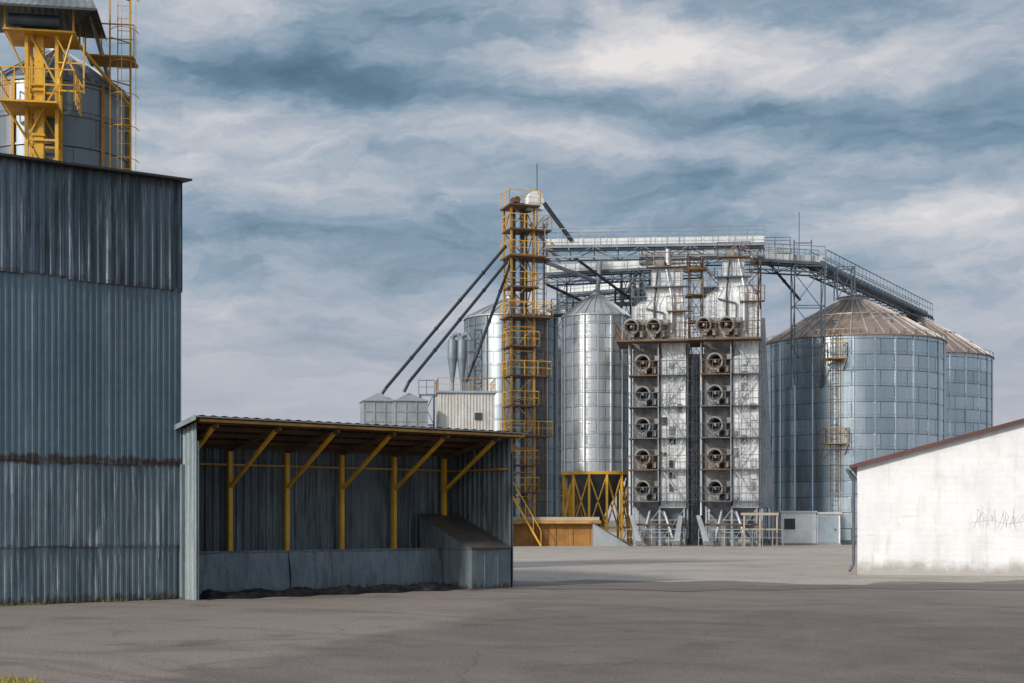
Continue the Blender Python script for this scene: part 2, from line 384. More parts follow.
blobs=[(195,8,100,20,.14),(275,72,85,18,-.23),(290,128,180,15,.12),(250,178,150,18,.06),(330,222,180,18,-.13),(300,268,160,14,-.03),
 (400,35,95,16,-.14),(490,62,95,9,.10),(480,92,130,12,-.12),(675,45,75,20,.30),(590,5,90,8,.04),(665,112,130,14,-.19),(540,140,110,10,.10),
 (830,15,90,18,-.11),(900,70,130,15,.13),(950,128,110,20,-.19),(690,185,120,20,-.12),(850,205,90,12,.05),(980,215,80,20,.16),(440,172,100,14,.0),
 (430,255,160,16,-.06),(900,262,120,12,-.05),(215,330,120,50,.05),(960,320,80,40,.09),(630,152,170,9,.09),(820,152,90,10,.05)]
for px,py,sx,sy,am in blobs:
    a=math.atan((px-512)/F); e=math.atan((520-py)/F*math.cos(a))
    u=g.math('MULTIPLY',g.math('SUBTRACT',azw,a),F/(sx*1.15)); v=g.math('MULTIPLY',g.math('SUBTRACT',elw,e),F/(sy*1.3))
    q=g.math('ADD',g.math('MULTIPLY',u,u),g.math('MULTIPLY',v,v))
    ex=g.math('POWER',2.718,g.math('MULTIPLY',q,-.7))
    val=g.math('MULTIPLY_ADD',ex,am*.85,c=val)
cr=g.n("ShaderNodeValToRGB"); g.l(val,cr.inputs[0]); e=cr.color_ramp; e.interpolation='LINEAR'
stops=[(.20,(.085,.155,.225)),(.34,(.145,.235,.32)),(.45,(.26,.35,.445)),(.54,(.41,.465,.54)),(.63,(.57,.585,.625)),(.77,(.83,.79,.775))]
e.elements[0].position=stops[0][0]; e.elements[0].color=(*stops[0][1],1)
e.elements[1].position=stops[-1][0]; e.elements[1].color=(*stops[-1][1],1)
for p,c in stops[1:-1]:
    k=e.elements.new(p); k.color=(*c,1)
hz=g.ramp(el,.21,.04)
c=g.mix(g.math('MULTIPLY',hz,.78),cr.outputs[0],(.49,.485,.545))
zen=g.ramp(el,.38,.9)
c=g.mix(g.math('MULTIPLY',zen,.5),c,(.50,.56,.64))
dt=g.n("ShaderNodeVectorMath",operation='DOT_PRODUCT'); g.l(gen,dt.inputs[0]); dt.inputs[1].default_value=tuple(sunv)
gl=g.math('POWER',g.math('MAXIMUM',dt.outputs["Value"],0.0),9.0)
c=g.mix(1.0,c,g.mix(gl,(0,0,0),(2.8,2.6,2.35)),'ADD')
c10=g.mix(1.0,c,(10,10,10),'MULTIPLY')
fin=g.mix(.94,sky.outputs[0],c10)
g.l(fin,bg.inputs[0])

# ------------------------------------------------------------ ground
mb=MB(); mb.poly((-3000,-800,0),(3000,-800,0),(3000,5000,0),(-3000,5000,0))
gr=part(None,"ground",mb,M_asphalt); gr["kind"]="structure"; gr["label"]="old brown grey asphalt yard"
def sheet(name,edge,z,mat,label):
    mb=MB(); mb.poly(*[(x,y,z) for x,y in edge]); o=part(None,name,mb,mat); o["kind"]="structure"; o["label"]=label
re_=random.Random(11)
near=[(1.0+i*.55, 38.8+ 1.1*math.sin(i*.33)+.7*math.sin(i*.81)+re_.uniform(-.35,.35)) for i in range(120)]
sheet("concrete_yard",near+[(120,75),(120,200),(-60,200),(-60,60),(-4,44)],.004,M_apron,"pale worn concrete yard in front of silos")
nr=[(-1+i*.5, 34.4+.035*i*.5+.5*math.sin(i*.42)+.3*math.sin(i*1.1)+re_.uniform(-.25,.25)) for i in range(110)]
fr=[(-1+i*.5, 37.2+.6*math.sin(i*.28+1)+re_.uniform(-.35,.35)) for i in range(110)]
sheet("asphalt_strip",nr+fr[::-1],.008,M_strip,"dark patched asphalt strip across the yard")

# ------------------------------------------------------------ warehouse with corrugated cladding
R40=math.radians(40)
C=(-7.12,30.6,0)
wh=thing("metal_warehouse",C,R40,"tall blue grey corrugated metal warehouse with rust streaks","warehouse")
def htop(x): return 8.96+ x*.03
mb=MB(); mb.corr((-9,-.06),(0.0,-.06),(6.62,6.62),(htop(-9),htop(0)),.2,.032,.8,.02,.03)
mb.corr((0,-.06),(0,7),(6.6,6.6),(8.96,8.96),.2,.032); part(wh,"upper_cladding",mb,M_clad_top,"dark stained upper corrugated cladding")
mb=MB(); mb.corr((-9,-.03),(-.01,-.03),(2.9,2.9),(6.68,6.68),.135,.014,.8,.010,.045)
mb.corr((-.03,-.03),(-.03,7),(2.88,2.88),(6.68,6.68),.135,.014); part(wh,"middle_cladding",mb,M_clad_mid,"plain blue grey corrugated cladding")
mb=MB(); mb.corr((-9,0),(-.02,0),(1.15,1.15),(2.97,2.97),.135,.018,.8,.009,.025)
mb.corr((-9,.035),(-.02,.035),(0.02,0.02),(1.2,1.2),.135,.02,.8,.01)
mb.corr((-.05,0),(-.05,7),(0,0),(2.95,2.95),.135,.02); part(wh,"lower_cladding",mb,M_clad_low,"pale corroded lower corrugated cladding")
mb=MB()
mb.box(-9,-.08,.09,.3,0,6.6); mb.box(-9,-.12,6.8,7,0,8.6); mb.box(-9,-8.8,.3,6.8,0,8.5)
part(wh,"wall_core",mb,M_concrete)
mb=MB()
a,b=-9.2,.12
mb.add([(a,-.28,htop(a)),(b,-.28,htop(b)),(b,7.3,htop(b)+.5),(a,7.3,htop(a)+.5),
        (a,-.28,htop(a)+.045),(b,-.28,htop(b)+.045),(b,7.3,htop(b)+.545),(a,7.3,htop(a)+.545)],
       [[0,3,2,1],[4,5,6,7],[0,1,5,4],[1,2,6,5],[2,3,7,6],[3,0,4,7]])
part(wh,"roof",mb,M_darkmetal)
mb=MB(); mb.box(-.035,.02,-.09,.05,0,2.9); part(wh,"corner_trim",mb,M_clad_pale)

# ------------------------------------------------------------ loading shelter
A=(-6.69,30.0,0)
sh=thing("loading_shelter",A,R40,"open metal shelter with yellow posts and rusty roof","shelter")
def zr(y): return 3.86-(y+.15)*.18
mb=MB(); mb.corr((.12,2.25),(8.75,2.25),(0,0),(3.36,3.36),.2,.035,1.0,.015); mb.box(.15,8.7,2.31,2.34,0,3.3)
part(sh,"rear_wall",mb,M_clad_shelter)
mb=MB()
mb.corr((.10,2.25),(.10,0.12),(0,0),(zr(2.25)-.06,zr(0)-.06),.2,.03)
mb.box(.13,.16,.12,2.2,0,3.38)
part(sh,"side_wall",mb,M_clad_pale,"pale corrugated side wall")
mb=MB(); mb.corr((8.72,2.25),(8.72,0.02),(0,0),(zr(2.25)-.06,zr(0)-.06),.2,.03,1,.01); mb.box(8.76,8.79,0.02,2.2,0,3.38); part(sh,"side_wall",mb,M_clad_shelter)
mb=MB()
n=int(9.2/.13); vs=[]
for i in range(n+1):
    x=-.1+i*.13; o=.025*(i%2)
    for y in (-.28,2.6): vs.append((x,y,zr(y)+o))
mb.add(vs,[[2*i,2*i+2,2*i+3,2*i+1] for i in range(n)])
part(sh,"roof",mb,M_roof_rust)
mb=MB(); mb.box(-.1,9.0,-.29,-.26,zr(-.28)-.03,zr(-.28)-.004)
part(sh,"fascia",mb,M_roof_grey)
mb=MB(); mb.beam((0,-.22,zr(-.22)-.075),(8.95,-.22,zr(-.22)-.075),.05,.06); part(sh,"edge_beam",mb,M_ochre)
mb=MB(); mb.add([(-.12,-.28,zr(-.28)-.08),(-.12,2.6,zr(2.6)-.08),(-.12,2.6,zr(2.6)+.03),(-.12,-.28,zr(-.28)+.03)],[[0,1,2,3]])
part(sh,"end_trim",mb,M_clad_pale)
for y in (-.05,.5,1.1,1.7,2.12):
    mb=MB(); mb.beam((.1,y,zr(y)-.055),(8.9,y,zr(y)-.055),.07,.09); part(sh,"purlin",mb,M_roof_rust)
for s in [.45,1.98,3.5,5.05,6.62,8.2]:
    mb=MB(); mb.box(s-.05,s+.05,2.05,2.15,.98,3.3); part(sh,"post",mb,M_yellow)
    mb=MB(); mb.beam((s,2.1,2.45),(s,.05,zr(.05)-.16),.07); part(sh,"brace",mb,M_yellow)
    mb=MB(); mb.beam((s+.005,2.15,zr(2.15)-.14),(s+.005,-.15,zr(-.15)-.15),.06,.08); part(sh,"rafter",mb,M_brown)
mb=MB(); mb.beam((.2,2.14,2.98),(8.6,2.14,2.98),.05,.05); part(sh,"rail",mb,M_ochre)
mb=MB(); mb.beam((8.64,.1,2.98),(8.64,2.1,2.98),.05,.05); part(sh,"rail",mb,M_ochre)
mb=MB(); 
xs=[.25,1.9,3.0,4.9,6.1,7.42]
for i in range(5):
    x0=xs[i]; x1=xs[i+1]-.012; zt=.95+random.uniform(-.015,.015); o=random.uniform(-.015,.015)
    n_=8; vs=[]
    for k in range(n_+1):
        f=k/n_; w1=.03*math.sin(f*7+i*2); vs+= [(x0+(x1-x0)*f,1.08+o,0),(x0+(x1-x0)*f,1.12+o+w1,.5),(x0+(x1-x0)*f,1.2+o,zt)]
    mb.add(vs,[[3*k+j,3*k+3+j,3*k+4+j,3*k+1+j] for k in range(n_) for j in (0,1)],True)
mb.box(.2,7.42,1.25,2.2,0,.97); mb.beam((.25,1.23,.98),(7.42,1.23,.98),.05,.05)
part(sh,"low_wall",mb,M_plate)
bx=thing("grain_hopper",(A[0],A[1],0),R40,"grey metal hopper box with slanted dark lid","hopper")
x0,x1=7.44,8.67; y0,y1=-.02,2.15; zf,zb_=.98,1.80
mb=MB(); mb.add([(x0,y0,0),(x1,y0,0),(x1,y1,0),(x0,y1,0),(x0,y0,zf),(x1,y0,zf),(x1,y1,zb_),(x0,y1,zb_)],
 [[0,1,5,4],[3,0,4,7],[1,2,6,5],[2,3,7,6],[4,5,6,7]])
for x in (x0+.4,x0+.82): mb.box(x-.01,x+.01,y0-.02,y0,.02,zf-.02)
for y in (.7,1.4): mb.box(x0-.02,x0,y-.01,y+.01,.02,zf+.2)
part(bx,"body",mb,M_plate)
mb=MB(); o=.03
mb.add([(x0-o,y0-o,zf+.012),(x1,y0-o,zf+.012),(x1,y1,zb_+.022),(x0-o,y1,zb_+.022),(x0-o,y0-o,zf+.05),(x1,y0-o,zf+.05),(x1,y1,zb_+.06),(x0-o,y1,zb_+.06)],[[0,3,2,1],[4,5,6,7],[0,1,5,4],[1,2,6,5],[2,3,7,6],[3,0,4,7]])
part(bx,"lid",mb,M_lid)
tp=MB(); nx,ny=110,12; vs=[]
for i in range(nx+1):
    for j in range(ny+1):
        x=.35+7.0*i/nx; y=.0+.95*j/ny
        env=max(0,math.sin(math.pi*j/ny))**.6*(1 if 2<i<nx-2 else .2)
        z=.012+env*(.06+.10*abs(math.sin(i*.43+j*.5))*abs(math.sin(i*.17+1))+random.random()*.04)
        vs.append((x,y+.18*math.sin(i*.31)*(1-j/ny),z))
tp.add(vs,[[i*(ny+1)+j,(i+1)*(ny+1)+j,(i+1)*(ny+1)+j+1,i*(ny+1)+j+1] for i in range(nx) for j in range(ny)])
tt=thing("plastic_sheeting",A,R40,"crumpled black plastic sheeting lying along low wall","plastic sheet"); part(tt,"sheet",tp,M_tarp)

# ------------------------------------------------------------ silos
def silo(name,cx,cy,r,z0,z1,za,label,wm,rm,ring=1.1,stiff=0,ribs=24,capr=.7,eave=.18,group=None,sm=None):
    e=thing(name,(cx,cy,0),0,label,"silo",group)
    mb=MB(); prof=[(r,z0)]; z=z0
    while z<z1-.2:
        z2=min(z+ring,z1)
        prof+=[(r,z2-.10),(r+.035,z2-.09),(r+.035,z2-.03),(r,z2-.02)]; z=z2
    prof.append((r,z1)); mb.lathe(prof,96)
    mb2=mb if sm is None else MB()
    for i in range(stiff):
        a=2*math.pi*i/stiff; c,s=math.cos(a),math.sin(a)
        mb2.beam(((r+.04)*c,(r+.04)*s,z0),((r+.04)*c,(r+.04)*s,z1),.08)
    part(e,"wall",mb,wm)
    if sm is not None: part(e,"stiffener",mb2,sm)
    mb=MB(); rm_=(r+capr)*.5; zm=z1+(za-z1)*.56
    mb.lathe([(r+.02,z1-.02),(r+eave,z1-.06),(r+eave,z1+.02),(rm_,zm),(capr,za)],48,smooth=False); part(e,"roof",mb,rm)
    mb=MB()
    for i in range(ribs):
        a=2*math.pi*(i+.5)/ribs; c,s=math.cos(a),math.sin(a)
        mb.beam(((r+eave)*c,(r+eave)*s,z1+.05),(rm_*c,rm_*s,zm+.03),.08,.09)
        mb.beam((rm_*c,rm_*s,zm+.03),(capr*c,capr*s,za+.03),.08,.09)
    if r>5:
        for i in range(24):
            a=2*math.pi*i/24; b=2*math.pi*(i+1)/24; mb.beam((rm_*math.cos(a),rm_*math.sin(a),zm+.06),(rm_*math.cos(b),rm_*math.sin(b),zm+.06),.08)
    part(e,"roof_rib",mb,M_rib if ribs>24 else M_grey)
    mb=MB(); mb.lathe([(capr,za-.05),(capr,za+.25),(capr*1.15,za+.27),(.05,za+.5)],24); part(e,"roof_cap",mb,M_grey)
    return e
Z1A=wz(302,105); Z2T=wz(361,126); Z2A=wz(318,126)
s1=silo("grain_silo",wx(853,105),105,6.5,.3,14.6,Z1A,"huge galvanised grain silo with brown ribbed cone roof",M_silo_big,M_silo_roof_rust,1.1,28,36,1.1,group="large galvanised grain silos")
s2=silo("grain_silo",wx(909,126),126,7.0,.3,Z2T,Z2A,"huge galvanised silo standing behind another silo",M_silo_big,M_silo_roof_rust,1.1,28,36,1.1,group="large galvanised grain silos")
for e,r,z,za in ((s1,6.5,14.6,Z1A),(s2,7.0,Z2T,Z2A)):
    for k in range(8):
        a=2*math.pi*k/8+.3; rr=r*.74; zz=z+(za-z)*.26
        mb=MB(); mb.tube((rr*math.cos(a),rr*math.sin(a),zz-.1),(rr*math.cos(a),rr*math.sin(a),zz+.4),.2,8); mb.tube((rr*math.cos(a),rr*math.sin(a),zz+.4),(rr*math.cos(a),rr*math.sin(a),zz+.55),.3,8,.1)
        part(e,"vent",mb,M_grey)
    mb=MB(); mb.lathe([(r+.35,0),(r+.35,.3),(0,.3)],48,smooth=False); part(e,"plinth",mb,M_concrete)
    mb=MB()
    pts=[((r+.1)*math.cos(t),(r+.1)*math.sin(t),z+.05) for t in [2*math.pi*i/40 for i in range(41)]]
    mb.rail(pts,.35,1.2,.015,False); part(e,"eave_railing",mb,M_grey)
mb=MB(); lx=wx(836,98)-s1.location.x; ly=98.45-105
mb.ladder(lx,ly,1.5,14.8,.5,True,(0,-1),.028); part(s1,"ladder",mb,M_brown)
for z,wd in ((wz(443,98),.8),(wz(358,98),.7)):
    mb=MB(); mb.box(lx-wd,lx+wd,ly-.9,ly+.5,z-.08,z); 
    mb.beam((lx-wd,ly-.8,z-.1),(lx-wd,ly+.8,z-1.0),.06); mb.beam((lx+wd,ly-.8,z-.1),(lx+wd,ly+.8,z-1.0),.06)
    mb.rail([(lx-wd,ly+.4,z),(lx-wd,ly-.9,z),(lx+wd,ly-.9,z),(lx+wd,ly+.4,z)],1.0,.7,.03); part(s1,"ladder_platform",mb,M_ochre)

hx=wx(596,100)
hs=silo("hopper_silo",hx,100,2.37,5.0,15.9,17.45,"slim bright galvanised silo on yellow steel legs",M_silo_mid,M_silo_roof,.95,16,24,.35,.1)
mb=MB(); mb.lathe([(2.3,5.0),(.3,1.6),(.3,1.2)],32); part(hs,"hopper_cone",mb,M_bluegrey)
N=12
for i in range(N):
    a=2*math.pi*(i+.5)/N; b=2*math.pi*(i+1.5)/N; r=2.35
    mb=MB(); mb.beam((r*math.cos(a),r*math.sin(a),0),(r*math.cos(a),r*math.sin(a),5),.16); part(hs,"leg",mb,M_yellow)
    for (u,v) in ((a,b),(b,a)):
        mb=MB(); mb.beam((r*math.cos(u),r*math.sin(u),1.2),(r*math.cos(v),r*math.sin(v),4.8),.08); part(hs,"leg_brace",mb,M_yellow)
mb=MB(); mb.lathe([(2.3,4.85),(2.46,4.85),(2.46,5.06),(2.3,5.06)],36)
mb.lathe([(2.3,1.1),(2.42,1.1),(2.42,1.22),(2.3,1.22)],36); part(hs,"ring_beam",mb,M_yellow)
mb=MB(); mb.ladder(-.9,-2.55,5.2,16.2,.4,True,(-.3,-.95),.018); part(hs,"ladder",mb,M_grey)

silo("grain_silo",wx(511,107),107,46*107/F,.2,wz(320,107),wz(300,107),"tall grey silo behind the yellow lattice tower",M_silo_back,M_silo_roof,1.0,18,24,.5,.12)
silo("grain_silo",wx(575,114),114,2.3,.2,wz(312,114),wz(298,114),"slim dark silo partly hidden behind a bright silo",M_silo_dark,M_silo_roof_dark,1.0,10,16,.4,.1)

# ------------------------------------------------------------ elevator tower
ty=97; tx=wx(519,ty)
et=thing("elevator_tower",(tx,ty,0),math.radians(18),"slim ochre lattice elevator tower with railed platforms","elevator tower")
W=1.6; ZT=wz(208,ty)
mb=MB(); mb.lattice(W,W,0,ZT,14,.12,tb=.055); part(et,"frame",mb,M_ochre)
mb=MB(); mb.ladder(W/2+.6,-.35,.5,ZT-1,.45,True,(0,-1),.024); 
for x,y in ((W/2+.15,-.1),(W/2+1.0,-.1)): mb.beam((x,y,0),(x,y,ZT-1),.06)
for i in range(11): z=1.5+i*2.0; mb.beam((W/2,-.4,z),(W/2+1.0,-.1,z),.05); mb.beam((W/2+.15,-.1,z),(W/2+1.0,-.1,z+1.0),.04)
part(et,"ladder",mb,M_brown)
for k,py in enumerate((208,231,258,288,318,347,376,406,436,465,492)):
    z=wz(py,ty); o=(.5,.25,.45,.15,.5,.3,.2,.15,.45,.15,.2)[k]
    mb=MB(); x0_=-W/2-o*.6; x1_=W/2+(1.2 if k in(1,2,4,6,8) else .3)
    mb.box(x0_,x1_,-W/2-o,W/2+.1,z-.09,z); part(et,"platform",mb,M_brown)
    mb=MB(); mb.rail([(x0_,W/2,z),(x0_,-W/2-o,z),(x1_,-W/2-o,z),(x1_,W/2,z)],.95,.9,.026); part(et,"platform_railing",mb,M_yellow)
for cx_,cy_ in ((.33,.3),(-.3,.38)):
    mb=MB(); mb.box(cx_-.14,cx_+.14,cy_-.14,cy_+.14,0,ZT+.4)
    for i in range(10): mb.box(cx_-.18,cx_+.18,cy_-.18,cy_+.18,2.2*i+1,2.2*i+1.07)
    part(et,"elevator_leg",mb,M_bluegrey)
zt=ZT+.35
mb=MB(); v=[];n=14
for i in range(n+1):
    a=math.pi*i/n; v.append((1.0+.55*math.cos(a),zt+.2+.55*math.sin(a)))
pr=[(1.55,zt-.5),*v,(.45,zt-.5)]
vs=[(x,-.7,z) for x,z in pr]+[(x,-.05,z) for x,z in pr]; m_=len(pr)
mb.add(vs,[[i,(i+1)%m_,(i+1)%m_+m_,i+m_] for i in range(m_)]+[list(range(m_))[::-1],list(range(m_,2*m_))]); part(et,"elevator_head",mb,M_white)
mb=MB(); mb.box(-.5,.0,-.2,.4,zt-.4,zt+.3); mb.tube((-.3,-.25,zt+.1),(-.3,-.6,zt+.1),.22,10); part(et,"drive_motor",mb,M_brown)
mb=MB(); mb.beam((1.3,0,ZT-1),(1.3,0,wz(162,ty)),.05); part(et,"antenna",mb,M_bluegrey)
st=thing("steel_staircase",(wx(524,92),92,0),0,"yellow steel staircase rising to the elevator tower","staircase")
mb=MB()
zb2=wz(492,92)
for y in (0,.8):
    mb.beam((1.1,y,0),(-.9,y,zb2),.08,.12); mb.beam((1.1,y,1),(-.9,y,zb2+1),.045)
    for i in range(5): 
        f=i/4; mb.beam((1.1-2*f,y,(zb2)*f),(1.1-2*f,y,zb2*f+1),.04)
part(st,"stringer",mb,M_yellow)
mb=MB()
for i in range(14): f=(i+.5)/14; mb.box(1.0-2*f,1.22-2*f,0.05,.75,zb2*f,zb2*f+.04)
part(st,"step",mb,M_brown)

# ------------------------------------------------------------ conveyor galleries
def gallery(p0,p1,w,label,gh=.7,cas=True,rm=None,gm=None,bay=1.6,ch=.5,cm=None):
    p0=Vector(p0);p1=Vector(p1);d=p1-p0;L=math.hypot(d.x,d.y);dz=d.z
    e=thing("conveyor_gallery",p0,math.atan2(d.y,d.x),label,"conveyor")
    P=lambda s,t_,h:(s,t_,h+dz*s/L)
    gm=gm or M_midblue; rm=rm or M_grey
    mb=MB(); n=max(2,int(round(L/bay)))
    for t_ in (-w/2,w/2):
        mb.beam(P(0,t_,0),P(L,t_,0),.12,.14); mb.beam(P(0,t_,-gh),P(L,t_,-gh),.09,.10)
        for i in range(n+1):
            s=L*i/n; mb.beam(P(s,t_,-gh),P(s,t_,0),.06)
            if i<n:
                s2=L*(i+1)/n
                mb.beam(P(s,t_,-gh if i%2 else 0),P(s2,t_,0 if i%2 else -gh),.05)
    for i in range(n+1): mb.beam(P(L*i/n,-w/2,-gh),P(L*i/n,w/2,-gh),.07)
    part(e,"truss",mb,gm)
    mb=MB(); a=[P(0,-w/2,.09),P(L,-w/2,.09),P(L,w/2,.09),P(0,w/2,.09)]; b=[(x,y,z+.04) for x,y,z in a]
    mb.add(a+b,[[0,3,2,1],[4,5,6,7],[0,1,5,4],[1,2,6,5],[2,3,7,6],[3,0,4,7]]); part(e,"walkway",mb,M_bluegrey)
    for t_ in (-w/2,w/2):
        mb=MB(); mb.rail([P(0,t_,.12),P(L,t_,.12)],1.1,1.1,.026); part(e,"railing",mb,rm)
    mb=MB(); mb.path([P(0,-w/2-.12,-gh*.4),P(L,-w/2-.12,-gh*.4)],.05,6); part(e,"cable_conduit",mb,M_darkpipe)
    if cas:
        mb=MB(); mb.beam(P(0,.12,.14+ch/2),P(L,.12,.14+ch/2),.6,ch)
        for i in range(n): mb.beam(P(L*(i+.5)/n,.12,.14+ch/2),P(L*(i+.5)/n+.08,.12,.14+ch/2),.68,ch+.07)
        part(e,"conveyor_casing",mb,cm or M_lightgrey)
    return e
gallery((wx(546,97),97,wz(249,97)),(wx(764,95),95,wz(246,95)),1.3,"long grey conveyor gallery with railings above the silos",rm=M_midblue)
gallery((wx(546,103),103,wz(276,103)),(wx(702,101),101,wz(268,101)),1.3,"pale lower conveyor gallery leading to the dryers",.6,ch=.6,gm=M_bluegrey)
gallery((wx(752,99),99,wz(262,99)),(wx(822,99.5),99.5,wz(266,99.5)),1.4,"short conveyor gallery resting on a steel frame",.6,gm=M_bluegrey,rm=M_midblue)
gallery((wx(818,99),99,wz(268,99)),(wx(926,130),130,wz(318,130)),1.2,"railed conveyor gallery running over large silo roofs",.55,gm=M_bluegrey,rm=M_bluegrey,ch=.4,bay=2.0,cm=M_midblue)
gallery((wx(562,110),110,wz(296,110)),(wx(640,106),106,wz(290,106)),1.2,"small railed bridge above the slim silos",.5,gm=M_bluegrey,rm=M_bluegrey)
gallery((wx(640,102),102,wz(258,102)),(wx(790,100.5),100.5,wz(256,100.5)),1.1,"narrow conveyor bridge behind the dryer tops",.5,gm=M_bluegrey,cm=M_grey,rm=M_bluegrey)

sf=thing("support_frame",(wx(807,99),99,0),0,"blue grey lattice frame holding up conveyor gallery","steel frame")
mb=MB(); zb3=wz(386,99); zt3=wz(268,99)
mb.lattice(2.1,1.2,zb3,zt3,3,.08,cy=-.3,tb=.045)
mb.beam((-1.05,.3,zb3),(-1.05,1.4,zb3),.1); mb.beam((1.05,.3,zb3),(1.05,.8,zb3),.1); part(sf,"frame",mb,M_bluegrey)
mb=MB(); mb.lattice(1.2,1.0,wz(300,99),zt3,1,.08,cx=2.6,cy=0,tb=.05); part(sf,"frame_extension",mb,M_bluegrey)
mb=MB(); mb.beam((-.9,0,zt3),(-.9,0,wz(240,99)+0),.08); mb.beam((-.55,0,zt3),(-.55,0,wz(212,99)),.045); mb.beam((.3,0,zt3),(.3,0,wz(240,99)),.07); mb.beam((-.9,0,wz(243,99)),(.3,0,wz(243,99)),.06); part(sf,"mast",mb,M_bluegrey)
for px_,Yb,pt in ((562,104.5,283),(626,104,272),(645,103.5,262)):
    q=thing("lattice_mast",(wx(px_,Yb),Yb,0),0,"tall slim grey trestle carrying the conveyor galleries","steel frame")
    mb=MB(); mb.lattice(.7,1.2,0,wz(pt,Yb),11,.08,tb=.045); part(q,"frame",mb,M_bluegrey)
    mb=MB(); z=wz(pt+32,Yb); mb.box(-.8,.8,-1.0,.7,z-.07,z); mb.rail([(-.8,.7,z),(-.8,-1,z),(.8,-1,z),(.8,.7,z)],1.0,.6,.026); part(q,"platform",mb,M_bluegrey)

# ------------------------------------------------------------ grain dryers
def dryer(cx,cy,label,rot=0,dzt=0,seed=1,T=(-.5,1.6)):
    rg=random.Random(seed)
    e=thing("grain_dryer",(cx,cy,0),rot,label,"grain dryer","tall galvanised grain dryers with fan columns")
    e.scale=(.94,1,1)
    for x in (-1.7,0.05,1.75):
        for y in (-1.4,1.4):
            mb=MB(); mb.beam((x,y,0),(x,y,2.6),.12); part(e,"leg",mb,M_grey)
    mb=MB()
    for x0,x1 in ((-1.7,.05),(.05,1.75)):
        mb.beam((x0,-1.42,.2),(x1,-1.42,2.4),.045); mb.beam((x1,-1.47,.2),(x0,-1.47,2.4),.045)
    for z in (.9,1.7): mb.beam((-1.7,-1.44,z),(1.75,-1.44,z),.045)
    part(e,"cross_brace",mb,M_grey)
    mb=MB(); mb.add([(-1.6,-1.2,2.5),(1.7,-1.2,2.5),(1.7,1.3,2.5),(-1.6,1.3,2.5),(.1,-.3,.9),(.7,-.3,.9),(.7,.3,.9),(.1,.3,.9)],[[0,1,5,4],[1,2,6,5],[2,3,7,6],[3,0,4,7],[4,5,6,7]])
    mb.box(-1.5,1.6,.5,1.3,0,2.3)
    part(e,"discharge_hopper",mb,M_midblue)
    mb=MB(); mb.tube((.35,-1.2,2.3),(1.0,-2.0,.5),.12,10); part(e,"outlet_chute",mb,M_grey)
    mb=MB(); mb.tube((-.6,-1.2,2.4),(-1.1,-2.1,.3),.11,10); part(e,"outlet_chute",mb,M_grey)
    mb=MB(); mb.box(-1.2,-.4,-1.9,-1.5,0,.9); part(e,"control_box",mb,M_fan)
    mb=MB(); mb.tube((.5,-1.9,.3),(1.3,-1.9,.3),.28,10); part(e,"drive_motor",mb,M_fan)
    mb=MB(); mb.rail([(-2.2,-2.3,0),(1.9,-2.3,0)],1.1,.6,.024); part(e,"ground_railing",mb,M_grey)
    mb=MB(); mb.path([(-1.9,-1.9,.1),(-1.9,-1.9,1.4),(1.9,-1.9,1.4),(1.9,-1.9,.1)],.06,8); part(e,"ground_pipe",mb,M_brown)
    mb=MB(); mb.box(-1.85,.08,-.75,1.5,2.5,13.5)
    for i in range(6): mb.box(-1.88,.09,-.80,1.52,2.5+2.06*i,2.62+2.06*i)
    for i in range(5):
        for k in range(3): mb.box(-1.8+.62*k,-1.75+.62*k,-.8,-.74,2.7+2.06*i,4.5+2.06*i)
    part(e,"fan_column",mb,M_column)
    mb=MB(); mb.box(.1,1.85,-1.5,1.5,2.5,13.5)
    for i in range(17):
        z=2.5+.647*i; mb.box(.07,1.88,-1.54,1.54,z,z+.05)
    for x in (.1,.68,1.27,1.85): mb.box(x-.03,x+.03,-1.56,-1.5,2.5,13.5)
    part(e,"panel_column",mb,M_panel)
    for i in range(14):
        z=2.8+.74*i+rg.uniform(-.1,.2); x=rg.choice((.18,.75,1.34)); hh=rg.uniform(.2,.6)
        mb=MB(); mb.box(x,x+rg.uniform(.25,.42),-1.62,-1.565,z,z+hh); part(e,"inspection_hatch",mb,rg.choice((M_rotor,M_column,M_column,M_lightgrey)))
    mb=MB(); zt=15.7+dzt; zs=18.0+dzt
    mb.box(-1.75,1.75,-1.45,1.45,13.5,zt)
    for i in range(4): mb.box(-1.79,1.79,-1.49,1.49,13.75+.5*i+dzt*.2,13.81+.5*i+dzt*.2)
    for x in (-1.2,-.6,0,.6,1.2): mb.box(x-.03,x+.03,-1.48,-1.44,13.5,zt)
    part(e,"upper_body",mb,M_panel)
    mb=MB(); m0=(T[0]-.35,T[1]+.25) if T[1]<1.5 else (T[0]-.4,T[1])
    lev=[(-1.75,1.75,-1.45,1.45,zt),(m0[0],m0[1],-1.2,1.2,zt+.75),(m0[0],m0[1],-1.2,1.2,zt+1.3),(T[0],T[1],-.95,.9,zt+1.55),(T[0],T[1],-.95,.9,zs+.4)]
    vs=[]
    for xa,xb,ya,yb,z in lev: vs+=[(xa,ya,z),(xb,ya,z),(xb,yb,z),(xa,yb,z)]
    mb.add(vs,[[o+a,o+(a+1)%4,o+(a+1)%4+4,o+a+4] for o in (0,4,8,12) for a in range(4)]+[[16,17,18,19]])
    for f in (0,.25,.5,.75,1):
        for (xa,xb,ya,yb,z),(xc,xd,yc,yd,z2) in zip(lev[:-1],lev[1:]):
            mb.beam((xa+(xb-xa)*f,ya-.02,z),(xc+(xd-xc)*f,yc-.02,z2),.05)
    for xa,xb,ya,yb,z in lev[1:]: mb.beam((xa,ya-.03,z),(xb,ya-.03,z),.07)
    part(e,"hopper_top",mb,M_panel)
